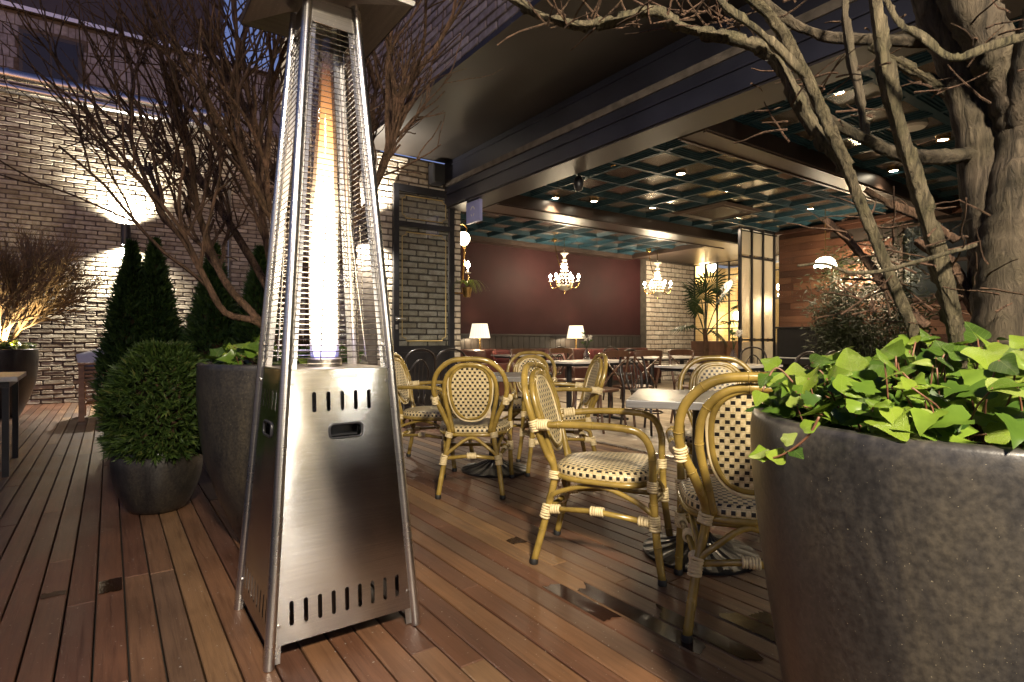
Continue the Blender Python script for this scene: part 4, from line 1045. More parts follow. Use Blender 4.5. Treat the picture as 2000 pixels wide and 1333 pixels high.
def ivy(label, cx, cy, zr, Rr, count, smin, smax, hmax, bias=Vector((0, 0, 0)), trails=()):
    g = empty('ivy_plant', (cx, cy, zr - .05)); tag(g, label, 'ivy'); stems = MB()
    for i in range(count):
        a = random.uniform(0, 2 * math.pi); q = math.sqrt(random.random()) * .98
        edge = q > .9
        pos = Vector((math.cos(a) * q * Rr, math.sin(a) * q * Rr, .05 + random.uniform(.01, hmax * (1 - .62 * q * q))))
        if edge: pos.z = .05 + random.uniform(.02, .07)
        out = Vector((math.cos(a), math.sin(a), 0)) * q
        nr = Vector((0, 0, 1)) * random.uniform(.35, 1) + out * .45 + bias * random.uniform(.3, 1.1) + Vector((random.uniform(-.85, .85), random.uniform(-.85, .85), random.uniform(-.2, .3)))
        s = random.uniform(smin, smax); 
        if random.random() < .25: s *= .6
        lf = add('leaf', random.choice(leaf_m), g); lf.matrix_local = leaf_matrix(nr, random.uniform(0, 6.28), s, pos)
        base = Vector((pos.x * .75 + random.uniform(-.04, .04), pos.y * .75 + random.uniform(-.04, .04), .0))
        mid = base.lerp(pos, .5) + Vector((random.uniform(-.02, .02), random.uniform(-.02, .02), .02))
        stems.tube(smoothpath([base, mid, pos], 3), .0016 if smax > .05 else .002, 5)
    for path in trails:
        pp = [Vector(p) - g.location for p in path]; stems.tube(smoothpath(pp, 5), .0020, 5)
        for k, p in enumerate(pp[1:]):
            for _ in range(2 if k % 2 else 1):
                s = random.uniform(.35, .55) * smax; lf = add('leaf', random.choice(leaf_m), g)
                lf.matrix_local = leaf_matrix(bias + Vector((random.uniform(-.5, .5), random.uniform(-.5, .5), .4)), random.uniform(0, 6.28), s, p + Vector((random.uniform(-.01, .01), random.uniform(-.01, .01), random.uniform(-.01, .012))))
    tag(stems.build('stems', M['ivy_stem'], g, True), kind='stuff')
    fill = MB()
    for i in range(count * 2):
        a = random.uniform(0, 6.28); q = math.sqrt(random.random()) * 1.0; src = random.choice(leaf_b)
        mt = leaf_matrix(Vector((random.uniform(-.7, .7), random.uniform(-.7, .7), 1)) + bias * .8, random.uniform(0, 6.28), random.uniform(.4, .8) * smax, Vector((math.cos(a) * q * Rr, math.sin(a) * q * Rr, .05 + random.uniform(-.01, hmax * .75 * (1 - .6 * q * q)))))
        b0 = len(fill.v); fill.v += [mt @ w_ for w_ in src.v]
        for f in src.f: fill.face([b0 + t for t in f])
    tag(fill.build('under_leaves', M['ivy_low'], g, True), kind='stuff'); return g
pr = W(*RP); tocam = (Vector((0, 0, 1.6)) - Vector((pr.x, pr.y, .9))).normalized()
tr1 = [P(1600, 815, .92), P(1580, 850, .93), P(1545, 880, .95), P(1512, 895, .97), P(1493, 893, .985)]
tr2 = [P(1560, 760, 1.12), P(1520, 720, 1.13), P(1500, 740, 1.13), P(1490, 765, 1.12)]
ivy('bright green ivy mound filling the large right planter', pr.x, pr.y, .84, .365, 298, .032, .072, .18, tocam * .9, (tr1, tr2))
pl_ = W(*LP); ivy('green ivy in the tall planter behind the heater', pl_.x, pl_.y, .885, .38, 62, .06, .105, .16, (Vector((0, 0, 1.6)) - Vector((pl_.x, pl_.y, .9))).normalized() * .8)
pf_ = W(*FP); ivy('dark glossy ivy in the planter at the far left', pf_.x, pf_.y, .885, .38, 50, .07, .11, .16, Vector((.4, -.6, .2)))

# ---- trees
def branch_path(p, dirv, L, n, wander, trop):
    pts = [p.copy()]; d = dirv.normalized()
    for i in range(n):
        d = (d + Vector((random.uniform(-1, 1), random.uniform(-1, 1), random.uniform(-1, 1))) * wander + Vector((0, 0, trop))).normalized()
        pts.append(pts[-1] + d * L / n)
    return pts
def grow(mb, p, dirv, L, r0, level, maxl, kids, wander, trop, ratio=.62, spread=.75, sides=5, ridge=.35, tipf=.45, limit=None, rr=.66):
    n = 7 if level < 2 else 5
    pts = branch_path(p, dirv, L, n, wander, trop)
    rad = [r0 * (1 - (1 - tipf) * i / n) for i in range(n + 1)]
    mb.tube(pts, rad, sides, True, ridge)
    if level >= maxl: return
    for k in range(kids[level]):
        t = random.uniform(.22, 1.0); i = min(int(t * n), n - 1); q = pts[i].lerp(pts[i + 1], t * n - i)
        d = (pts[i + 1] - pts[i]).normalized(); o = d.orthogonal().normalized(); o = Matrix.Rotation(random.uniform(0, 6.28), 3, d) @ o
        nd = (d + o * random.uniform(.35, spread)).normalized()
        if limit and not limit(q): continue
        grow(mb, q, nd, L * ratio * random.uniform(.7, 1.15), rad[i] * rr * random.uniform(.85, 1.15), level + 1, maxl, kids, wander, trop, ratio, spread, sides, ridge, tipf, limit, rr)
random.seed(21)
lt = empty('bare_shrub_tree', W(LP[0], LP[1], 0)); lt.location.z = .84; tag(lt, 'bare brown many stemmed tree rising from the tall planter behind the heater', 'tree')
tk = MB(); cr = MB(); O = lt.location
mains = [[P(560, 690, 2.92), P(505, 632, 2.8), P(440, 612, 2.7), P(400, 545, 2.65), P(362, 475, 2.65), P(318, 420, 2.7), P(275, 330, 2.8), P(245, 240, 2.9)],
         [P(560, 690, 2.95), P(490, 610, 2.9), P(445, 560, 2.9), P(410, 490, 3.0), P(385, 400, 3.0), P(372, 300, 3.0)],
         [P(590, 690, 3.0), P(540, 560, 3.0), P(512, 420, 3.05), P(505, 300, 3.1), P(520, 180, 3.1)],
         [P(620, 690, 3.0), P(650, 560, 3.1), P(690, 440, 3.1), P(728, 380, 3.1), P(765, 290, 3.1), P(805, 170, 3.1)],
         [P(600, 690, 3.1), P(600, 540, 3.3), P(560, 400, 3.5), P(500, 260, 3.6), P(430, 120, 3.7)],
         [P(590, 690, 2.9), P(560, 560, 2.75), P(530, 430, 2.7), P(480, 330, 2.6), P(440, 230, 2.6)],
         [P(610, 690, 3.1), P(640, 520, 3.4), P(680, 380, 3.5), P(715, 260, 3.5), P(740, 150, 3.5)],
         [P(580, 690, 3.1), P(520, 560, 3.3), P(450, 440, 3.5), P(380, 330, 3.6), P(340, 210, 3.7), P(310, 90, 3.8)]]
for pts in mains:
    sp_ = smoothpath([p - O for p in pts], 4); nn = len(sp_); r0 = random.uniform(.018, .024)
    tk.tube(sp_, [r0 * (1 - .5 * i / nn) for i in range(nn)], 7, True, .25)
    for k in range(11):
        t = random.uniform(.40, 1.0); i = min(int(t * (nn - 1)), nn - 2); d = (sp_[i + 1] - sp_[i]).normalized(); o = Matrix.Rotation(random.uniform(0, 6.28), 3, d) @ d.orthogonal().normalized()
        nd = (d * .9 + o * random.uniform(.25, .7) + Vector((0, 0, .25))).normalized()
        grow(cr, sp_[i], nd, random.uniform(.5, .95), .0098, 1, 3, [0, 3, 3, 0], .20, .07, .62, .85, 6, .6, .55, None, .76)
tk.build('trunk', M['bark_brown'], lt, True); tag(cr.build('crown', M['bark_brown'], lt), kind='stuff')
# far left twiggy shrub
ft = empty('bare_round_shrub', (pf_.x, pf_.y, .84)); tag(ft, 'bare round shrub lit golden from below at the left edge', 'tree'); tk = MB(); cr = MB()
for k in range(13):
    a = random.uniform(0, 6.28); d = Vector((math.cos(a) * .5, math.sin(a) * .5, 1)).normalized()
    pts = branch_path(Vector((math.cos(a) * .06, math.sin(a) * .06, 0)), d, 1.05, 6, .06, -.01)
    tk.tube(pts, [.020 - .010 * i / 6 for i in range(7)], 6, True, .1)
    for j in range(9):
        t = random.uniform(.45, 1); i = min(int(t * 6), 5); dd = (pts[i + 1] - pts[i]).normalized(); o = Matrix.Rotation(random.uniform(0, 6.28), 3, dd) @ dd.orthogonal().normalized()
        grow(cr, pts[i], (dd + o * random.uniform(.3, .9)), .62, .012, 1, 3, [0, 6, 5, 0], .12, .05, .6, .9, 4, .2, .5, None, .74)
tk.build('trunk', M['twig'], ft, True); tag(cr.build('crown', M['twig'], ft), kind='stuff')
ul = empty('garden_uplight', (pf_.x + .14, pf_.y - .26, .84)); tag(ul, 'small garden uplight in the left planter under the bare shrub', 'lamp')
MB().lathe([(.03, 0), (.035, .09), (.03, .09), (.028, .075)], 12).build('housing', M['black_metal'], ul, 'auto')
MB().lathe([(.001, .076), (.028, .076)], 12, capb=False).build('lens', M['lamp_lens'], ul)
spot('uplight_beam', ul, (0, 0, .10), (-.05, .25, 1.0), 55, 100, (1, .76, .42), .03, .6)
# right hand big tree
random.seed(5)
rt_ = empty('large_tree', (pr.x, pr.y, .80)); tag(rt_, 'large bare tree with thick trunk and winged branches in the right planter', 'tree'); O = rt_.location
def limb(name, pts, r0, r1, mat, sides=10, ridge=.25, sub=5):
    sides = 12 if r0 > .01 else 9; sub *= 2; thin = .72 if r0 < .03 else .9; r0 *= thin; r1 *= thin; ridge *= 1.5 if r0 < .03 else 1.0
    sp_ = smoothpath([P(*q) - O for q in pts], sub); nn = len(sp_)
    jit = [random.uniform(.95, 1.06) for _ in range(nn)]
    return MB().tube(sp_, [(r0 + (r1 - r0) * i / (nn - 1)) * jit[i] for i in range(nn)], sides, True, ridge).build(name, mat, rt_, True)
limb('trunk', [(1962, 760, 1.25), (1965, 660, 1.25), (1972, 520, 1.26), (1988, 380, 1.27), (1996, 250, 1.28), (1950, 120, 1.28), (1895, 20, 1.28), (1850, -90, 1.28)], .072, .045, M['bark'], 14, .10, 6)
limb('trunk', [(1955, 620, 1.30), (1948, 520, 1.31), (1930, 400, 1.33), (1905, 250, 1.35), (1868, 120, 1.37), (1822, 0, 1.38), (1790, -100, 1.38)], .055, .042, M['bark'], 14, .10, 6)
limb('trunk', [(1990, 250, 1.27), (2010, 120, 1.22), (2040, 0, 1.2)], .035, .03, M['bark'], 10, .15)
limb('stem', [(1872, 720, 1.22), (1862, 640, 1.21), (1835, 520, 1.20), (1805, 410, 1.19), (1770, 290, 1.18), (1742, 190, 1.17), (1722, 90, 1.16), (1708, -20, 1.15), (1700, -80, 1.15)], .0198, .0150, M['bark_green'], 10, .30, 7)
limb('stem', [(1815, 720, 1.16), (1782, 640, 1.15), (1735, 530, 1.13), (1690, 420, 1.12), (1645, 310, 1.10), (1605, 215, 1.08), (1560, 120, 1.06), (1510, 40, 1.04), (1440, -30, 1.02)], .0155, .0125, M['bark_green'], 10, .32, 7)
limb('branch', [(1650, 330, 1.11), (1600, 262, 1.13), (1555, 190, 1.15), (1510, 110, 1.17), (1440, 78, 1.18), (1340, 58, 1.19), (1280, 27, 1.20), (1200, 42, 1.2), (1130, 52, 1.2), (1050, 28, 1.2), (1000, 0, 1.2), (960, -30, 1.2)], .013, .0085, M['bark_green'], 8, .55, 7)
limb('branch', [(1900, 300, 1.33), (1820, 310, 1.30), (1750, 300, 1.28), (1690, 272, 1.26), (1630, 240, 1.25), (1560, 180, 1.24)], .020, .012, M['bark'], 9, .25)
limb('branch', [(1690, 275, 1.26), (1680, 200, 1.27), (1662, 110, 1.28), (1650, 20, 1.29), (1655, -40, 1.3)], .011, .008, M['bark'], 8, .4)
limb('branch', [(2010, 70, 1.05), (1930, 95, 1.05), (1860, 115, 1.06), (1800, 75, 1.07), (1755, 45, 1.08), (1730, 0, 1.08)], .010, .006, M['bark_green'], 8, .4)
limb('branch', [(1830, 85, 1.4), (1720, 78, 1.4), (1620, 72, 1.4), (1560, 52, 1.4), (1500, 10, 1.4), (1460, -40, 1.4)], .018, .012, M['bark'], 9, .25)
limb('branch', [(1895, 205, 1.36), (1830, 165, 1.38), (1760, 125, 1.40), (1700, 90, 1.4)], .013, .009, M['bark_green'], 8, .6)
limb('branch', [(1560, 140, 1.06), (1480, 60, 1.04), (1420, 20, 1.03), (1390, -30, 1.02)], .009, .006, M['bark_green'], 8, .5)
limb('branch', [(1905, 480, 1.2), (1850, 495, 1.1), (1780, 515, 1.04), (1720, 530, 1.0), (1660, 533, .98), (1610, 516, .97), (1558, 520, .96)], .006, .0028, M['bark_green'], 7, .2)
limb('branch', [(1935, 645, 1.3), (1900, 590, 1.33), (1868, 530, 1.36), (1840, 505, 1.38), (1790, 470, 1.42)], .016, .010, M['bark_brown'], 8, .5)
limb('branch', [(1900, 585, 1.34), (1898, 500, 1.35), (1897, 420, 1.36), (1892, 350, 1.37), (1893, 300, 1.38)], .009, .006, M['bark_brown'], 8, .55)
limb('branch', [(1810, 640, 1.25), (1760, 600, 1.3), (1715, 545, 1.34), (1660, 470, 1.4), (1610, 430, 1.42)], .011, .007, M['bark_brown'], 8, .55)
limb('branch', [(1870, 470, 1.25), (1800, 425, 1.3), (1740, 400, 1.34), (1690, 370, 1.36)], .010, .007, M['bark_brown'], 8, .55)
tw = MB()
for k in range(190):
    px, py = random.choice([(random.uniform(1420, 1990), random.uniform(-20, 300)), (random.uniform(1640, 1960), random.uniform(400, 640)), (random.uniform(1060, 1450), random.uniform(15, 70))])
    if px < 1450: py = 40 + random.uniform(-15, 20)
    d0 = random.uniform(1.1, 1.4) if px > 1450 else 1.2
    p = P(px, py, d0) - O; a = random.uniform(0, 6.28)
    pts = branch_path(p, Vector((math.cos(a), math.sin(a), random.uniform(-.3, .9))), random.uniform(.03, .14), 5, .22, .0)
    tw.tube(pts, [.0022, .002, .0018, .0015, .0013, .001], 4, True, .4)
tag(tw.build('twigs', M['bark_brown'], rt_), kind='stuff')

# ---- thuja conifers
def frond(mb, p, d, s):
    d = d.normalized(); o = d.orthogonal().normalized(); o = Matrix.Rotation(random.uniform(0, 6.28), 3, d) @ o
    b = len(mb.v); n = 3
    for j in range(-n, n + 1):
        a = j * .42; dd = (d * math.cos(a) + o * math.sin(a)); L = s * (1 - .12 * abs(j)) ; w = d.cross(o) * s * .10 + o * math.cos(a) * s * .10
        base = p + d * s * .12 * (n - abs(j)); k = len(mb.v)
        mb.v += [base - w, base + w, base + dd * L + d.cross(o) * random.uniform(-.2, .2) * s]; mb.face([k, k + 1, k + 2])
def conifer(label, r, d, h, rad, count, fs, z0=.0, mat='thuja_dark', profile=None, cat='conifer', trunk=True, group=None):
    c = W(r, d); g = empty('conifer' if cat == 'conifer' else 'globe_shrub', (c.x, c.y, z0)); tag(g, label, cat, group)
    mb = MB(); off = random.uniform(0, 50)
    for i in range(count):
        t = random.random() ** (.8 if profile is None else 1); a = random.uniform(0, 2 * math.pi)
        if profile is None:
            R0 = rad * (math.sin(min(1, t * 1.0 + .13) ** .55 * math.pi) ** .6) if t < .35 else rad * (1 - ((t - .30) / .71) ** .92)
            R0 = max(R0, .012)
        else: R0 = rad * profile(t)
        nz = 1 + .22 * mnoise.noise(Vector((math.cos(a) * 2 + off, math.sin(a) * 2, t * h * 5)))
        q = random.uniform(.72, 1.04)
        if profile and random.random() < .16: t = .97 + .06 * random.random(); q = math.sqrt(random.random()); R0 = rad * .34
        p = Vector((math.cos(a) * R0 * q * nz, math.sin(a) * R0 * q * nz, t * h))
        dv = Vector((math.cos(a), math.sin(a), .9 if profile is None else random.uniform(-.25, .7) + (t - .4))) + Vector((random.uniform(-.5, .5), random.uniform(-.5, .5), random.uniform(-.4, .4)))
        frond(mb, p, dv, fs * random.uniform(.7, 1.3) * (1 if profile or t < .6 else 1.5 - t * .9))
    tag(mb.build('crown', M[mat], g), kind='stuff')
    MB().tube([(0, 0, -.02), (0, 0, h * .3), (0, 0, h * .82)], [.03, .025, .008], 8).build('trunk', M['bark_brown'], g, True)
    core = MB().lathe([(.02, h * .04)] + [(max(.012, rad * .62 * ((1 - ((t - .30) / .72) ** 1.25 if t > .35 else .8) if profile is None else profile(t))), h * t) for t in (.1, .25, .4, .55, .7, .85)] + [(.005, h * .93)], 10)
    core.build('inner_twigs', M['bark_brown'], g, True); return g
def small_pot(label, r, d):
    return pot('nursery_planter', label, r, d, [(.17, 0), (.20, .2), (.22, .38)], M['pot_round'], 28)
random.seed(9)
for (px, d, h, rad, lab) in ((258, 5.25, 1.54, .235, 'dark conical conifer, left one of the joined pair by the wall lamp'), (302, 5.35, 1.58, .245, 'dark conical conifer, right one of the joined pair by the wall lamp'),
                             (418, 5.3, 1.52, .26, 'dark conical conifer alone left of the patio heater'), (508, 5.3, 1.50, .26, 'dark conical conifer half hidden by the heater guard')):
    r = (px - 1000) / F * d; small_pot('black pot under the ' + lab.replace('dark ', ''), r, d)
    conifer(lab, r, d, h, rad, 2600, .075, .36, group='conical conifers along the brick wall')
def globe(t):
    k = [(0, .72), (.12, .94), (.3, 1.0), (.55, .95), (.78, .80), (.92, .56), (1.001, .30)]
    for (a, b), (c, d) in zip(k, k[1:]):
        if t <= c: return b + (d - b) * (t - a) / (c - a)
    return .58
conifer('clipped round green thuja globe in the small round planter', -2.08, 3.40, .60, .300, 4300, .050, .335, 'thuja', globe, 'shrub')

# ---- left furniture
tb = empty('black_table', W(-3.75, 4.24)); tag(tb, 'black metal framed table with grey top at the left edge', 'table')
A = W(-3.72, 4.22); B = W(-4.24, 4.9); u = (B - A).normalized(); vdir = Vector((-u.y, u.x, 0)); 
if cam_rd(vdir)[0] > 0: vdir = -vdir
tb.location = A; rotm = math.atan2(u.y, u.x); tb.rotation_euler = (0, 0, rotm); L_ = (B - A).length
sgn = 1 if Matrix.Rotation(rotm, 3, 'Z') @ Vector((0, 1, 0)) @ vdir > 0 else -1
MB().span((-.04, -.05 * sgn, .70), (L_ + .04, sgn * .8, .735), .003).build('table_top', M['zinc'], tb)
MB().span((-.01, -.0 * sgn, .655), (L_ + .01, sgn * .75, .698)).build('apron', M['black_metal'], tb)
for x_ in (0, L_):
    for y_ in (.0, .72): MB().box((x_, sgn * (y_ + .02), .327), (.04, .04, .655)).build('leg', M['black_metal'], tb)
lo = W(-5.36, 7.05); lc = empty('lounge_chair', (lo.x, lo.y, 0)); tag(lc, 'teak slatted lounge chair against the brick wall', 'chair')
for (x0, y0) in ((0, 0), (.72, 0), (0, .7), (.72, .7)): MB().span((x0, y0, 0), (x0 + .06, y0 + .06, .70), .004).build('leg', M['teak'], lc)
for k in range(9):
    z = .245 + k * .05; MB().span((.061, .015, z), (.719, .04, z + .032), .003).build('slat', M['teak'], lc)
    MB().span((.015, .061, z), (.04, .699, z + .032), .003).build('slat', M['teak'], lc)
MB().span((-.01, -.012, .701), (.79, .075, .728), .004).build('arm_rail', M['teak'], lc); MB().span((-.008, .077, .701), (.072, .77, .728), .004).build('arm_rail', M['teak'], lc)
for k in range(7): MB().span((.062, .08 + k * .085, .20), (.718, .14 + k * .085, .225), .003).build('seat_slat', M['teak'], lc)
def cushion(name, label, loc, rot, size, mat, puff=1.0):
    bm = bmesh.new(); bmesh.ops.create_cube(bm, size=1); bmesh.ops.subdivide_edges(bm, edges=bm.edges[:], cuts=5, use_grid_fill=True)
    for v in bm.verts:
        a, b = abs(v.co.x) * 2, abs(v.co.y) * 2; k = (1 - a ** 4) * (1 - b ** 4); v.co.z *= (.35 + .65 * k * puff); sh = 1 - .07 * (a * b); v.co.x *= size[0] * sh; v.co.y *= size[1] * sh; v.co.z *= size[2]
    me = bpy.data.meshes.new(name); bm.to_mesh(me); bm.free(); me.materials.append(mat); me.polygons.foreach_set('use_smooth', [True] * len(me.polygons))
    o = add(name, me, None, loc, rot); 
    if label: tag(o, label, 'cushion')
    return o
cushion('seat_cushion', 'white seat cushion lying on the teak lounge chair', (lo.x + .39, lo.y + .40, .29), (0, 0, 0), (.62, .58, .15), M['white_fabric'])
cushion('back_cushion', 'white cushion leaning above the arm of the teak lounge chair', (lo.x + .28, lo.y + .20, .68), (R(62), R(-14), R(10)), (.55, .50, .17), M['white_fabric'])

# ================================================================== DOOR, SIGN, SPEAKER
dr = empty('glass_door', (3.12, YW - .06, 0)); tag(dr, 'black framed glass door with gold line trim against the brick', 'door')
DW = .93
fr = empty('tmp'); bpy.data.objects.remove(fr)
for q in (((0, -.03, 0), (.075, .03, 3.13)), ((DW - .075, -.03, 0), (DW, .03, 3.13)), ((.0755, -.029, 3.04), (DW - .0755, .029, 3.13)), ((.0755, -.029, 2.56), (DW - .0755, .029, 2.63)), ((.0755, -.029, .84), (DW - .0755, .029, .93))):
    MB().span(*q).build('frame_bar', M['black_metal'], dr)
MB().span((.076, -.02, .0), (DW - .076, .02, .839)).build('kick_panel', M['black_metal'], dr)
MB().span((.076, -.003, .931), (DW - .076, .003, 2.559)).build('pane', M['glass'], dr)
MB().span((.076, -.003, 2.631), (DW - .076, .003, 3.039)).build('pane', M['glass'], dr)
def gold_frame(x0, x1, z0, z1, c):
    pts = [(x0 + c, z0), (x1 - c, z0), (x1 - c * .9, z0 + c * .6), (x1, z0 + c), (x1, z1 - c), (x1 - c * .9, z1 - c * .6), (x1 - c, z1), (x0 + c, z1), (x0 + c * .9, z1 - c * .6), (x0, z1 - c), (x0, z0 + c), (x0 + c * .9, z0 + c * .6)]
    MB().tube([(p[0], -.006, p[1]) for p in pts], .007, 4, closed=True).build('gold_line', M['gold_line'], dr)
gold_frame(.13, DW - .13, 1.0, 2.49, .06); gold_frame(.13, DW - .13, 2.68, 2.99, .05)
for z in (1.30, 1.19):
    h_ = MB().box((.04, -.034, z), (.035, .008, .06), None, .002).build('handle_plate', M['steel_tube'], dr)
    if z > 1.25: MB().tube([(.04, -.035, z), (.04, -.075, z), (.15, -.075, z)], .008, 8).build('lever', M['steel_tube'], h_, True)
sgn_ = empty('hanging_sign', (4.0, 6.42, 2.60)); tag(sgn_, 'small pale lavender box sign hanging below the header by the brick pier', 'sign')
MB().span((0, 0, 0), (.05, .34, .288), .004).build('sign_box', M['sign_face'], sgn_)
mb = MB()
for s in (-1, 1):
    for k in range(2): mb.box((-.003, .17 + s * (.022 + .022 * k), .20 - .02 * k), (.004, .018, .022), Matrix.Rotation(s * .6, 3, 'X'))
    mb.box((-.003, .17 + s * .03, .10), (.004, .012, .034), Matrix.Rotation(-s * .5, 3, 'X'))
mb.box((-.003, .17, .212), (.004, .02, .012))
mb.build('white_mark', M['white_plastic'], sgn_)
sp_ = empty('wall_speaker', (3.74, YW - .13, 3.18)); tag(sp_, 'black box speaker mounted high on the brick by the header', 'speaker')
MB().box((.0, 0, .14), (.19, .17, .27), None, .02).build('cabinet', M['black_metal'], sp_, 'auto')
MB().box((0, -.09, .14), (.16, .012, .24), None, .004).build('front_grille', M['rubber'], sp_)
MB().box((0, .1, .14), (.05, .06, .05)).build('bracket', M['black_metal'], sp_)
p = at_z(1130, 345, 2.95); cs = empty('ceiling_spotlight', (p.x, p.y, 2.86)); tag(cs, 'small black oval spotlight hanging from the coffered ceiling', 'spotlight')
MB().lathe([(.01, -.09), (.04, -.08), (.06, -.02), (.055, .05), (.03, .09), (.008, .1)], 14).build('body', M['black_metal'], cs, True); MB().tube([(0, 0, .09), (0, 0, .22)], .012, 8).build('stem', M['black_metal'], cs)

# brass globe and candle lamps by the pier
gp = P(905, 467, 8.55); gb = empty('brass_globe_lamp', gp); tag(gb, 'lit round globe on a brass bracket beside the brick pier', 'lamp')
MB().lathe([(.001, -.10), (.06, -.085), (.095, -.03), (.10, .01), (.08, .065), (.04, .095), (.001, .10)], 18).build('globe', M['globe'], gb, True)
MB().tube(smoothpath([(.02, 0, .10), (.06, 0, .16), (.0, .02, .22), (-.1, .05, .2)], 4), .012, 8).build('bracket', M['brass'], gb, True)
MB().tube([(.02, .0, -.10), (.02, 0, -.16), (.0, .02, -.62)], [.04, .018, .014], 8).build('stem', M['brass'], gb, True)
MB().box((-.12, .07, -.2), (.03, .08, .9)).build('back_plate', M['brass'], gb)
gp = P(914, 520, 8.6); cb = empty('candle_sconce', gp); tag(cb, 'brass candle sconce with one bare bulb below the globe lamp', 'lamp')
MB().lathe([(.010, -.03), (.028, 0), (.026, .03), (.001, .075)], 10).build('bulb', M['bulb'], cb, True)
MB().lathe([(.012, -.12), (.05, -.11), (.045, -.10), (.014, -.10), (.014, -.03)], 10).build('candle_cup', M['crystal'], cb, True)
MB().tube(smoothpath([(0, 0, -.12), (0, 0, -.22), (-.08, .02, -.26), (-.16, .05, -.15)], 4), .011, 7).build('arm', M['brass'], cb, True)

# ================================================================== INTERIOR FURNITURE
def wood_table(label, x0, x1, y0, y1, flower=None):
    g = empty('marble_table', ((x0 + x1) / 2, (y0 + y1) / 2, 0)); tag(g, label, 'table', 'marble topped dining tables'); hx, hy = (x1 - x0) / 2, (y1 - y0) / 2
    MB().box((0, 0, .742), (hx * 2, hy * 2, .022), None, .003).build('table_top', M['marble'], g)
    MB().box((0, 0, .715), (hx * 1.86, hy * 1.8, .03)).build('apron', M['black_metal'], g)
    for s in (-1, 1):
        MB().tube([(s * hx * .6, 0, .02), (s * hx * .6, 0, .70)], .035, 10).build('column', M['iron'], g)
        MB().box((s * hx * .6, 0, .015), (.08, hy * 1.7, .03), None, .004).build('foot', M['iron'], g)
    return g
wood_table('marble topped table among the cross back chairs', 4.38, 5.56, 4.99, 5.66)
wood_table('marble topped table behind the far rattan armchair', 4.52, 5.72, 3.22, 3.90)
wood_table('marble topped table below the white brick wall', 6.6, 7.8, 5.6, 6.3)
wood_table('marble topped table near the burgundy wall banquette', 5.6, 6.8, 8.0, 8.6)
def cross_chair(wood):
    g = empty('cross_back_chair')
    for s in (-1, 1):
        MB().tube(smoothpath([(s * .19, -.24, 0), (s * .185, -.20, .25), (s * .185, -.19, .46), (s * .20, -.235, .72), (s * .205, -.26, .88)], 4), .014, 8).build('back_post', wood, g, True)
        MB().tube([(s * .20, .20, 0), (s * .185, .18, .44)], [.012, .016], 8).build('leg', wood, g, True)
        MB().tube([(s * .192, -.215, .16), (s * .195, .19, .16)], .008, 6).build('stretcher', wood, g)
        MB().tube(smoothpath([(s * .185, -.195, .47), (s * .05, -.21, .62), (-s * .20, -.245, .82)], 4), .010, 6).build('cross_slat', wood, g, True)
    mb = MB()
    pts = smoothpath([(-.215, -.255, .85), (-.1, -.285, .86), (.1, -.285, .86), (.215, -.255, .85)], 5)
    for i, p in enumerate(pts):
        mb.v += [p + Vector((0, -.010, -.035)), p + Vector((0, .010, -.035)), p + Vector((0, .010, .035)), p + Vector((0, -.010, .035))]
        if i:
            for k in range(4): k2 = (k + 1) % 4; b = 4 * (i - 1); mb.face([b + k, b + k2, b + 4 + k2, b + 4 + k])
    mb.face([3, 2, 1, 0]); e = len(mb.v) - 4; mb.face([e, e + 1, e + 2, e + 3]); mb.build('top_rail', wood, g)
    mb = MB(); nn = 28
    for s, z in ((.97, .435), (1, .445), (1, .458), (.96, .468), (.5, .462)):
        for k in range(nn): x, y = superell(.215 * s, .205 * s, .6, k, nn); mb.v.append(Vector((x * (1 + .1 * y / .2), y, z)))
    for i in range(4):
        for k in range(nn): k2 = (k + 1) % nn; mb.face([i * nn + k, i * nn + k2, (i + 1) * nn + k2, (i + 1) * nn + k])
    mb.face(list(range(4 * nn, 5 * nn))); mb.face(list(range(nn))[::-1]); mb.build('seat', wood, g, True); return g
def hoop_chair(wood):
    g = empty('hoop_back_chair')
    MB().tube(smoothpath([(-.20, -.25, 0), (-.19, -.20, .44), (-.205, -.24, .66), (-.16, -.27, .84), (0, -.285, .90), (.16, -.27, .84), (.205, -.24, .66), (.19, -.20, .44), (.20, -.25, 0)], 5), .014, 8).build('back_hoop', wood, g, True)
    MB().tube(smoothpath([(-.10, -.20, .45), (-.12, -.235, .64), (0, -.27, .78), (.12, -.235, .64), (.10, -.20, .45)], 5), .011, 7).build('inner_hoop', wood, g, True)
    for s in (-1, 1): MB().tube([(s * .20, .20, 0), (s * .18, .17, .44)], [.012, .016], 8).build('leg', wood, g, True)
    MB().lathe([(.19, .43), (.21, .44), (.21, .46), (.19, .468), (.001, .464)], 28).build('seat', wood, g, True)
    for k in range(5): x = -.10 + .05 * k; MB().tube([(x * .9, -.205, .45), (x * 1.1, -.24, .66 if abs(x) > .06 else .74)], .006, 6).build('spindle', wood, g)
    MB().tube([(.15 * math.cos(k * .5236), .15 * math.sin(k * .5236) - .01, .22) for k in range(12)], .008, 6, closed=True).build('foot_ring', wood, g, True); return g
c1 = cross_chair(M['wood_dark']); h1 = hoop_chair(M['wood_black']); used = {c1: 0, h1: 0}
def seat_at(proto_, X, Y, ang, label, group):
    o = proto_ if not used[proto_] else copy_tree(proto_); used[proto_] += 1
    o.location = (X, Y, 0); o.rotation_euler = (0, 0, R(ang)); tag(o, label, 'chair', group); return o
G1 = 'cross back dining chairs'; G2 = 'black hoop back chairs'
seat_at(c1, 4.62, 6.02, 180, 'brown cross back chair on the far side of the marble table, left one', G1)
seat_at(c1, 5.30, 6.05, 176, 'brown cross back chair on the far side of the marble table beside the flower vase', G1)
seat_at(c1, 4.52, 4.70, 4, 'brown cross back chair on the near side of the marble table, left one', G1)
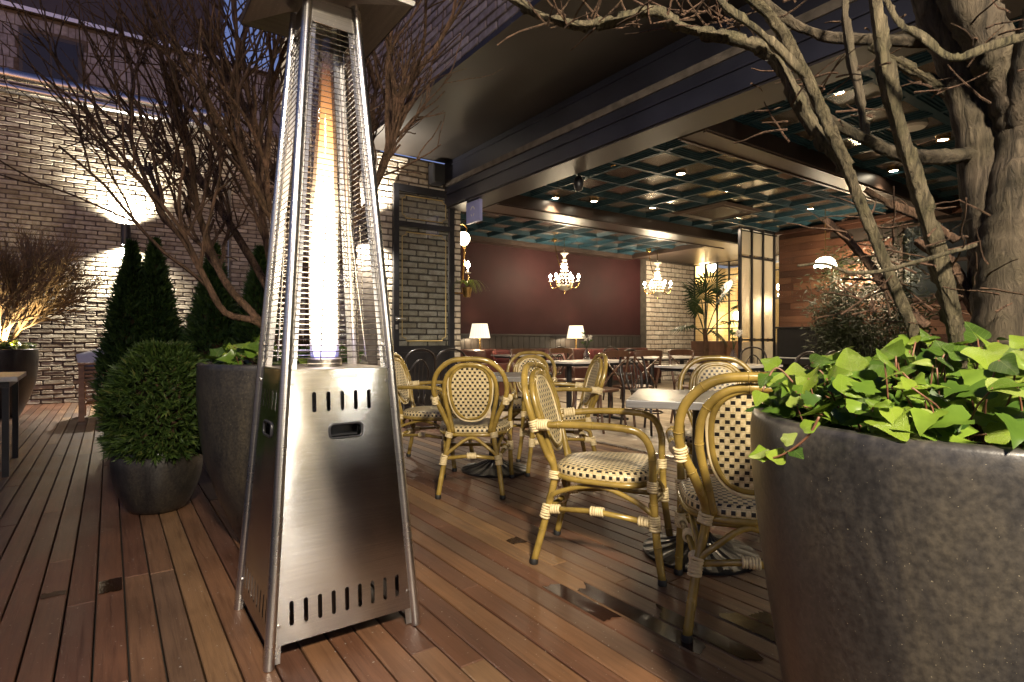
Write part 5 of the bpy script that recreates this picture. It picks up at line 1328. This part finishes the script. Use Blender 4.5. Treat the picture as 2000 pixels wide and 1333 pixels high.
seat_at(c1, 5.12, 4.74, -5, 'brown cross back chair on the near side of the marble table, right one', G1)
seat_at(c1, 5.75, 4.30, 175, 'brown cross back chair beside the table behind the far rattan armchair', G1)
seat_at(h1, 4.85, 4.25, 180, 'black hoop back chair at the table behind the far rattan armchair', G2)
seat_at(h1, 7.0, 6.72, 178, 'black hoop back chair below the white brick wall', G2)
seat_at(h1, 5.45, 2.88, 3, 'black hoop back chair partly hidden by the ivy planter', G2)
seat_at(h1, 5.0, 2.85, -4, 'black hoop back chair behind the near rattan armchair back', G2)
seat_at(h1, 6.15, 7.6, 0, 'black hoop back chair below the left chandelier', G2)
seat_at(h1, 2.98, 6.35, 0, 'black hoop back chair before the glass door, nearer the heater', G2)
seat_at(h1, 3.45, 6.40, -6, 'black hoop back chair before the glass door, nearer the brick pier', G2)
seat_at(h1, 8.2, 5.0, 140, 'black hoop back chair between the palm and the piano', G2)
# banquette, cushions, sofa
bq = empty('banquette', (4.5, 9.0, 0)); tag(bq, 'long dark banquette bench along the burgundy wall', 'bench')
MB().span((0, 0, .12), (6.2, .42, .46), .03).build('seat', M['leather'], bq); MB().span((0, .42, .12), (6.2, .56, .84), .03).build('backrest', M['leather'], bq)
MB().span((0, .57, .0), (6.2, .76, .79)).build('ledge', M['wainscot'], bq); MB().span((0, .03, 0), (6.2, .4, .115)).build('plinth', M['wainscot'], bq)
def on_seat(px, y): q = (px - 1000) / F; d = y / (-SA * q + CA); return W(q * d, d)
for px, lab, mat in ((985, 'red velvet cushion on the banquette left of the cross back chairs', 'red_velvet'), (1085, 'shaggy dusty pink cushion beside the right table lamp', 'pink_fur'), (1168, 'red velvet cushion on the banquette right of the flower vase', 'red_velvet')):
    q = on_seat(px, 9.28); cushion('cushion', lab, (q.x, 9.27, .645), (R(68), 0, R(random.uniform(-8, 8))), (.50, .36, .17), M[mat])
sf = empty('leather_sofa', (4.75, 7.75, 0)); tag(sf, 'brown leather sofa just inside beside the brick pier', 'sofa')
MB().span((0, 0, .1), (.75, 1.0, .43), .06).build('seat', M['leather'], sf, 'auto'); MB().span((-.02, .85, .1), (.78, 1.05, .84), .07).build('backrest', M['leather'], sf, 'auto')
for y_ in (-.12, ): MB().span((-.02, y_, .1), (.78, y_ + .17, .64), .06).build('armrest', M['leather'], sf, 'auto')
for q in ((.06, .06), (.69, .06), (.06, .94), (.69, .94)): MB().span((q[0] - .03, q[1] - .03, 0), (q[0] + .03, q[1] + .03, .1)).build('leg', M['wood_black'], sf)
# vases with flowers
def vase(label, X, Y, s=1.0, petals=7, kind='petal'):
    g = empty('flower_vase', (X, Y, .755)); tag(g, label, 'vase')
    MB().lathe([(.035 * s, 0), (.045 * s, .02), (.04 * s, .08), (.018 * s, .13), (.02 * s, .17)], 14).build('vase_body', M['glass'], g, True)
    for k in range(petals):
        a = random.uniform(0, 6.28); q = Vector((math.cos(a) * .05 * s, math.sin(a) * .05 * s, .26 * s + random.uniform(-.05, .08)))
        st = MB().tube([(0, 0, .02), (0, 0, .15), q], .0025, 5).build('flower_stem', M['palm'], g)
        mb = MB(); 
        for j in range(7):
            frond(mb, q, Vector((random.uniform(-1, 1), random.uniform(-1, 1), random.uniform(-.2, 1))), .035 * s)
        mb.build('flower', M['petal' if k % 3 else 'thuja'], st)
vase('glass vase of small white flowers on the marble table', 5.02, 5.45)
vase('glass vase with white rose on the table behind the far rattan armchair', 5.45, 3.62, 1.15)
# palm
def fan_frond(mb, base, dirv, size):
    d = dirv.normalized(); side = d.cross(Vector((0, 0, 1))).normalized(); nrm = side.cross(d)
    for k in range(23):
        a = R(-125 + 250 * k / 22); dd = d * math.cos(a) + side * math.sin(a); L = size * (.75 + .25 * math.cos(a)); w = (side * math.cos(a) - d * math.sin(a)) * .021
        m_ = base + dd * L * .55 + nrm * .03; t_ = base + dd * L - Vector((0, 0, .16 * L)); b = len(mb.v)
        mb.v += [base, m_ - w, m_ + w, t_]; mb.face([b, b + 1, b + 2]); mb.face([b + 1, b + 3, b + 2])
pp = P(1378, 700, 11.6); pm = empty('fan_palm', (pp.x, pp.y, 0)); tag(pm, 'dark fan palm in front of the yellow lit window', 'palm')
MB().lathe([(.17, 0), (.22, .36), (.20, .37), (.19, .33)], 18).build('pot_body', M['pot_round'], pm, 'auto')
MB().tube([(0, 0, .3), (.02, 0, .9), (0, .02, 1.25)], [.06, .05, .045], 8, True, .3).build('trunk', M['bark_brown'], pm)
for px, py, s in ((1370, 585, .60), (1412, 575, .55), (1385, 565, .62), (1405, 592, .50), (1345, 572, .42), (1425, 630, .42), (1340, 640, .40), (1400, 655, .42), (1360, 610, .45), (1440, 600, .4)):
    tp = P(px, py, 11.6 + random.uniform(-.3, .3)) - pm.location; b0 = Vector((0, 0, 1.1)); mid = b0.lerp(tp, .5) + Vector((0, 0, .08))
    fr = MB(); fan_frond(fr, tp, (tp - mid) + Vector((random.uniform(-.05, .05), random.uniform(-.05, .05), -.08)), s); f = fr.build('frond', M['palm'], pm)
    MB().tube([b0, mid, tp], .010, 6).build('leaf_stalk', M['palm'], f)
# bamboo
bp = P(1690, 660, 8.75); bb = empty('bamboo_plant', (bp.x, bp.y, 0)); tag(bb, 'dark leafy bamboo before the wooden wall and pendant', 'bamboo')
MB().span((-.25, -.75, 0), (.25, .75, .5), .02).build('trough', M['wainscot'], bb)
lv = MB(); cn = MB()
for k in range(34):
    x0, y0 = random.uniform(-.15, .2), random.uniform(-.7, .7); h_ = random.uniform(1.6, 2.75); lean = Vector((random.uniform(-.2, .2), random.uniform(-.3, .3), 0))
    cn.tube([(x0, y0, .45), Vector((x0, y0, h_ * .5)) + lean * .3, Vector((x0, y0, h_)) + lean], [.010, .008, .004], 5)
    for j in range(170):
        t = random.uniform(.28, 1); p = Vector((x0, y0, .45 + (h_ - .45) * t)) + lean * t * t + Vector((random.gauss(0, .10), random.gauss(0, .13), random.gauss(0, .06)))
        d = Vector((random.uniform(-1, 1), random.uniform(-1, 1), random.uniform(-.9, .2))).normalized(); o = d.orthogonal().normalized(); L = random.uniform(.08, .15); b = len(lv.v)
        lv.v += [p, p + d * L * .4 + o * .012, p + d * L, p + d * L * .4 - o * .012]; lv.face([b, b + 1, b + 2, b + 3])
cn.build('canes', M['bamboo_leaf'], bb); tag(lv.build('foliage', M['bamboo_leaf'], bb), kind='stuff')
# pendant
pd = P(1612, 515, 8.9); pn = empty('pendant_lamp', pd); tag(pn, 'lit frilled glass pendant lamp before the wooden wall', 'lamp')
mb = MB(); seg = 32
for rr, z in ((.02, .10), (.08, .085), (.13, .04), (.155, -.02), (.16, -.05)):
    for k in range(seg): a = 2 * math.pi * k / seg; q = rr * (1 + (.07 * math.cos(8 * a) if rr > .1 else 0)); mb.v.append(Vector((q * math.cos(a), q * math.sin(a), z - (.015 * math.cos(8 * a) if rr > .15 else 0))))
for i in range(4):
    for k in range(seg): k2 = (k + 1) % seg; mb.face([i * seg + k, i * seg + k2, (i + 1) * seg + k2, (i + 1) * seg + k])
mb.build('glass_shade', M['globe'], pn, True)
MB().tube([(0, 0, .10), (0, 0, 3.12 - pd.z)], .006, 6).build('cord', M['brass'], pn); MB().lathe([(.05, 3.09 - pd.z), (.06, 3.12 - pd.z)], 12).build('ceiling_rose', M['brass'], pn)
point('pendant_light', pn, (.75, -.1, -.10), 60, (1, .76, .46), .1)
# piano
pi_ = empty('upright_piano', (9.55, 4.15, 0)); tag(pi_, 'black upright piano against the wooden wall below the partition', 'piano')
MB().span((.28, 0, .0), (.62, 1.5, 1.22), .01).build('case', M['iron'], pi_); MB().span((.26, -.02, 1.222), (.64, 1.52, 1.25), .006).build('lid', M['iron'], pi_)
MB().span((0, .02, .60), (.278, 1.48, .70), .01).build('key_bed', M['iron'], pi_); MB().span((.02, .08, .702), (.16, 1.42, .715)).build('keys', M['white_plastic'], pi_)
for y_ in (.05, 1.4): MB().span((.02, y_, 0), (.09, y_ + .06, .598)).build('leg', M['iron'], pi_)
ds = empty('drawer_chest', (10.6, 7.2, 0)); tag(ds, 'small dark wooden chest of drawers below the window', 'dresser')
MB().span((0, 0, .05), (.5, .9, 1.0), .01).build('carcass', M['wood_dark'], ds)
for k in range(4):
    w_ = MB().span((-.018, .03, .10 + k * .225), (-.001, .87, .30 + k * .225), .004).build('drawer', M['wood_dark'], ds); MB().lathe([(.001, 0), (.016, 0), (.014, .014)], 8, (-.03, .45, .2 + k * .225)).build('knob', M['brass'], w_)
MB().span((.05, .05, 0), (.45, .85, .05)).build('plinth', M['wood_black'], ds)
# orchid pot on piano
oc = P(1640, 625, 9.0); og = empty('orchid', (9.95, 4.35, 1.25)); tag(og, 'pale pink orchid on the black piano', 'flower')
MB().lathe([(.06, 0), (.09, .14), (.08, .14)], 14).build('pot_body', M['pot_round'], og); 
for k in range(14):
    q = Vector((random.uniform(-.12, .12), random.uniform(-.15, .15), random.uniform(.28, .5))); f = MB()
    for j in range(5): frond(f, q, Vector((random.uniform(-1, 1), random.uniform(-1, 1), random.uniform(-.3, 1))), .05)
    st = MB().tube([(0, 0, .12), (q.x * .3, q.y * .3, q.z * .7), q], .003, 5).build('flower_stem', M['palm'], og); f.build('flower', M['petal'], st)

# ---- spider plant by the pier
sq = P(912, 560, 8.3); spd = empty('hanging_plant', sq); tag(spd, 'green spider plant arching beside the brick pier below the sconce', 'plant'); mb = MB()
for k in range(46):
    a = random.uniform(0, 6.28); L = random.uniform(.15, .38); d = Vector((math.cos(a), math.sin(a), 0)); w = Vector((-d.y, d.x, 0)) * .007; prev = None
    for j in range(6):
        t = j / 5; c = d * L * t + Vector((0, 0, .16 * math.sin(t * 2.2) - .22 * t * t)); ww_ = w * (1 - t * .9); mb.v += [c - ww_, c + ww_]
        if j: b = len(mb.v) - 4; mb.face([b, b + 1, b + 3, b + 2])
mb.build('leaves', M['ivy'], spd); MB().lathe([(.05, -.16), (.08, -.02), (.07, -.02)], 12).build('pot_body', M['brass'], spd); MB().tube([(-.02, .02, -.1), (-.2, .06, -.1)], .01, 6).build('bracket', M['brass'], spd)

# ---- puddles on the deck
wm, wn_, wl_, wp = new_mat('water_film')
wp.inputs['Base Color'].default_value = (.020, .008, .005, 1); wp.inputs['Roughness'].default_value = .16; wp.inputs['Specular IOR Level'].default_value = .6
tcw = N(wn_, 'TexCoord'); nw = N(wn_, 'TexNoise'); nw.inputs['Scale'].default_value = 30; wl_.new(tcw.outputs['Object'], nw.inputs[0]); bw__ = N(wn_, 'Bump'); bw__.inputs['Strength'].default_value = .15; bw__.inputs['Distance'].default_value = .003; wl_.new(nw.outputs[0], bw__.inputs['Height']); wl_.new(bw__.outputs[0], wp.inputs['Normal'])

def puddle(label, X, strips, seed):
    """X: any x on the first board; strips: (board offset, y0, y1); each board holds its own ragged wet patch"""
    rnd = random.Random(seed); k0 = math.floor((X - .049) / PITCH); cy = strips[0][1]; bx = .049 + PITCH * k0
    g = empty('puddle', (bx, cy, .0026)); tag(g, label, 'puddle', 'rain puddles on the deck')
    for off, y0, y1 in strips:
        x0, x1 = off * PITCH + .007, (off + 1) * PITCH - .007; n = 9; mb = MB()
        lo = [y0 + (y1 - y0) * .22 * rnd.random() for _ in range(n)]; hi = [y1 - (y1 - y0) * .22 * rnd.random() for _ in range(n)]
        for _ in range(2):
            lo = [(lo[max(0, q - 1)] + lo[q] + lo[min(n - 1, q + 1)]) / 3 + rnd.uniform(-.006, .006) for q in range(n)]; hi = [(hi[max(0, q - 1)] + hi[q] + hi[min(n - 1, q + 1)]) / 3 + rnd.uniform(-.006, .006) for q in range(n)]
        for q in range(n):
            x = x0 + (x1 - x0) * q / (n - 1); mb.v += [Vector((x, lo[q] - cy, 0)), Vector((x, hi[q] - cy, 0))]
            if q: b = len(mb.v) - 4; mb.face([b, b + 2, b + 3, b + 1])
        mb.build('wet_patch', wm, g)
puddle('largest wet stain across several boards before the nearest chair leg', 1.50, [(0, 1.42, 1.86), (1, 1.08, 1.80), (2, .98, 1.46)], 1)
puddle('wet stain on the deck beside the large right planter', 1.86, [(0, .95, 1.30), (1, 1.02, 1.22)], 2)
def gx(px, py): d = F / (py - 667); return W((px - 1000) / F * d, d)
q = gx(216, 1145); puddle('small puddle on one board left of the heater', q.x, [(0, q.y - .09, q.y + .09)], 3)
q = gx(105, 1163); puddle('narrow damp patch one board left of the small puddle', q.x, [(0, q.y - .03, q.y + .035)], 4)
q = gx(1012, 1057); puddle('tiny wet spot on the deck below the middle rattan armchair', q.x, [(0, q.y - .05, q.y + .05)], 5)
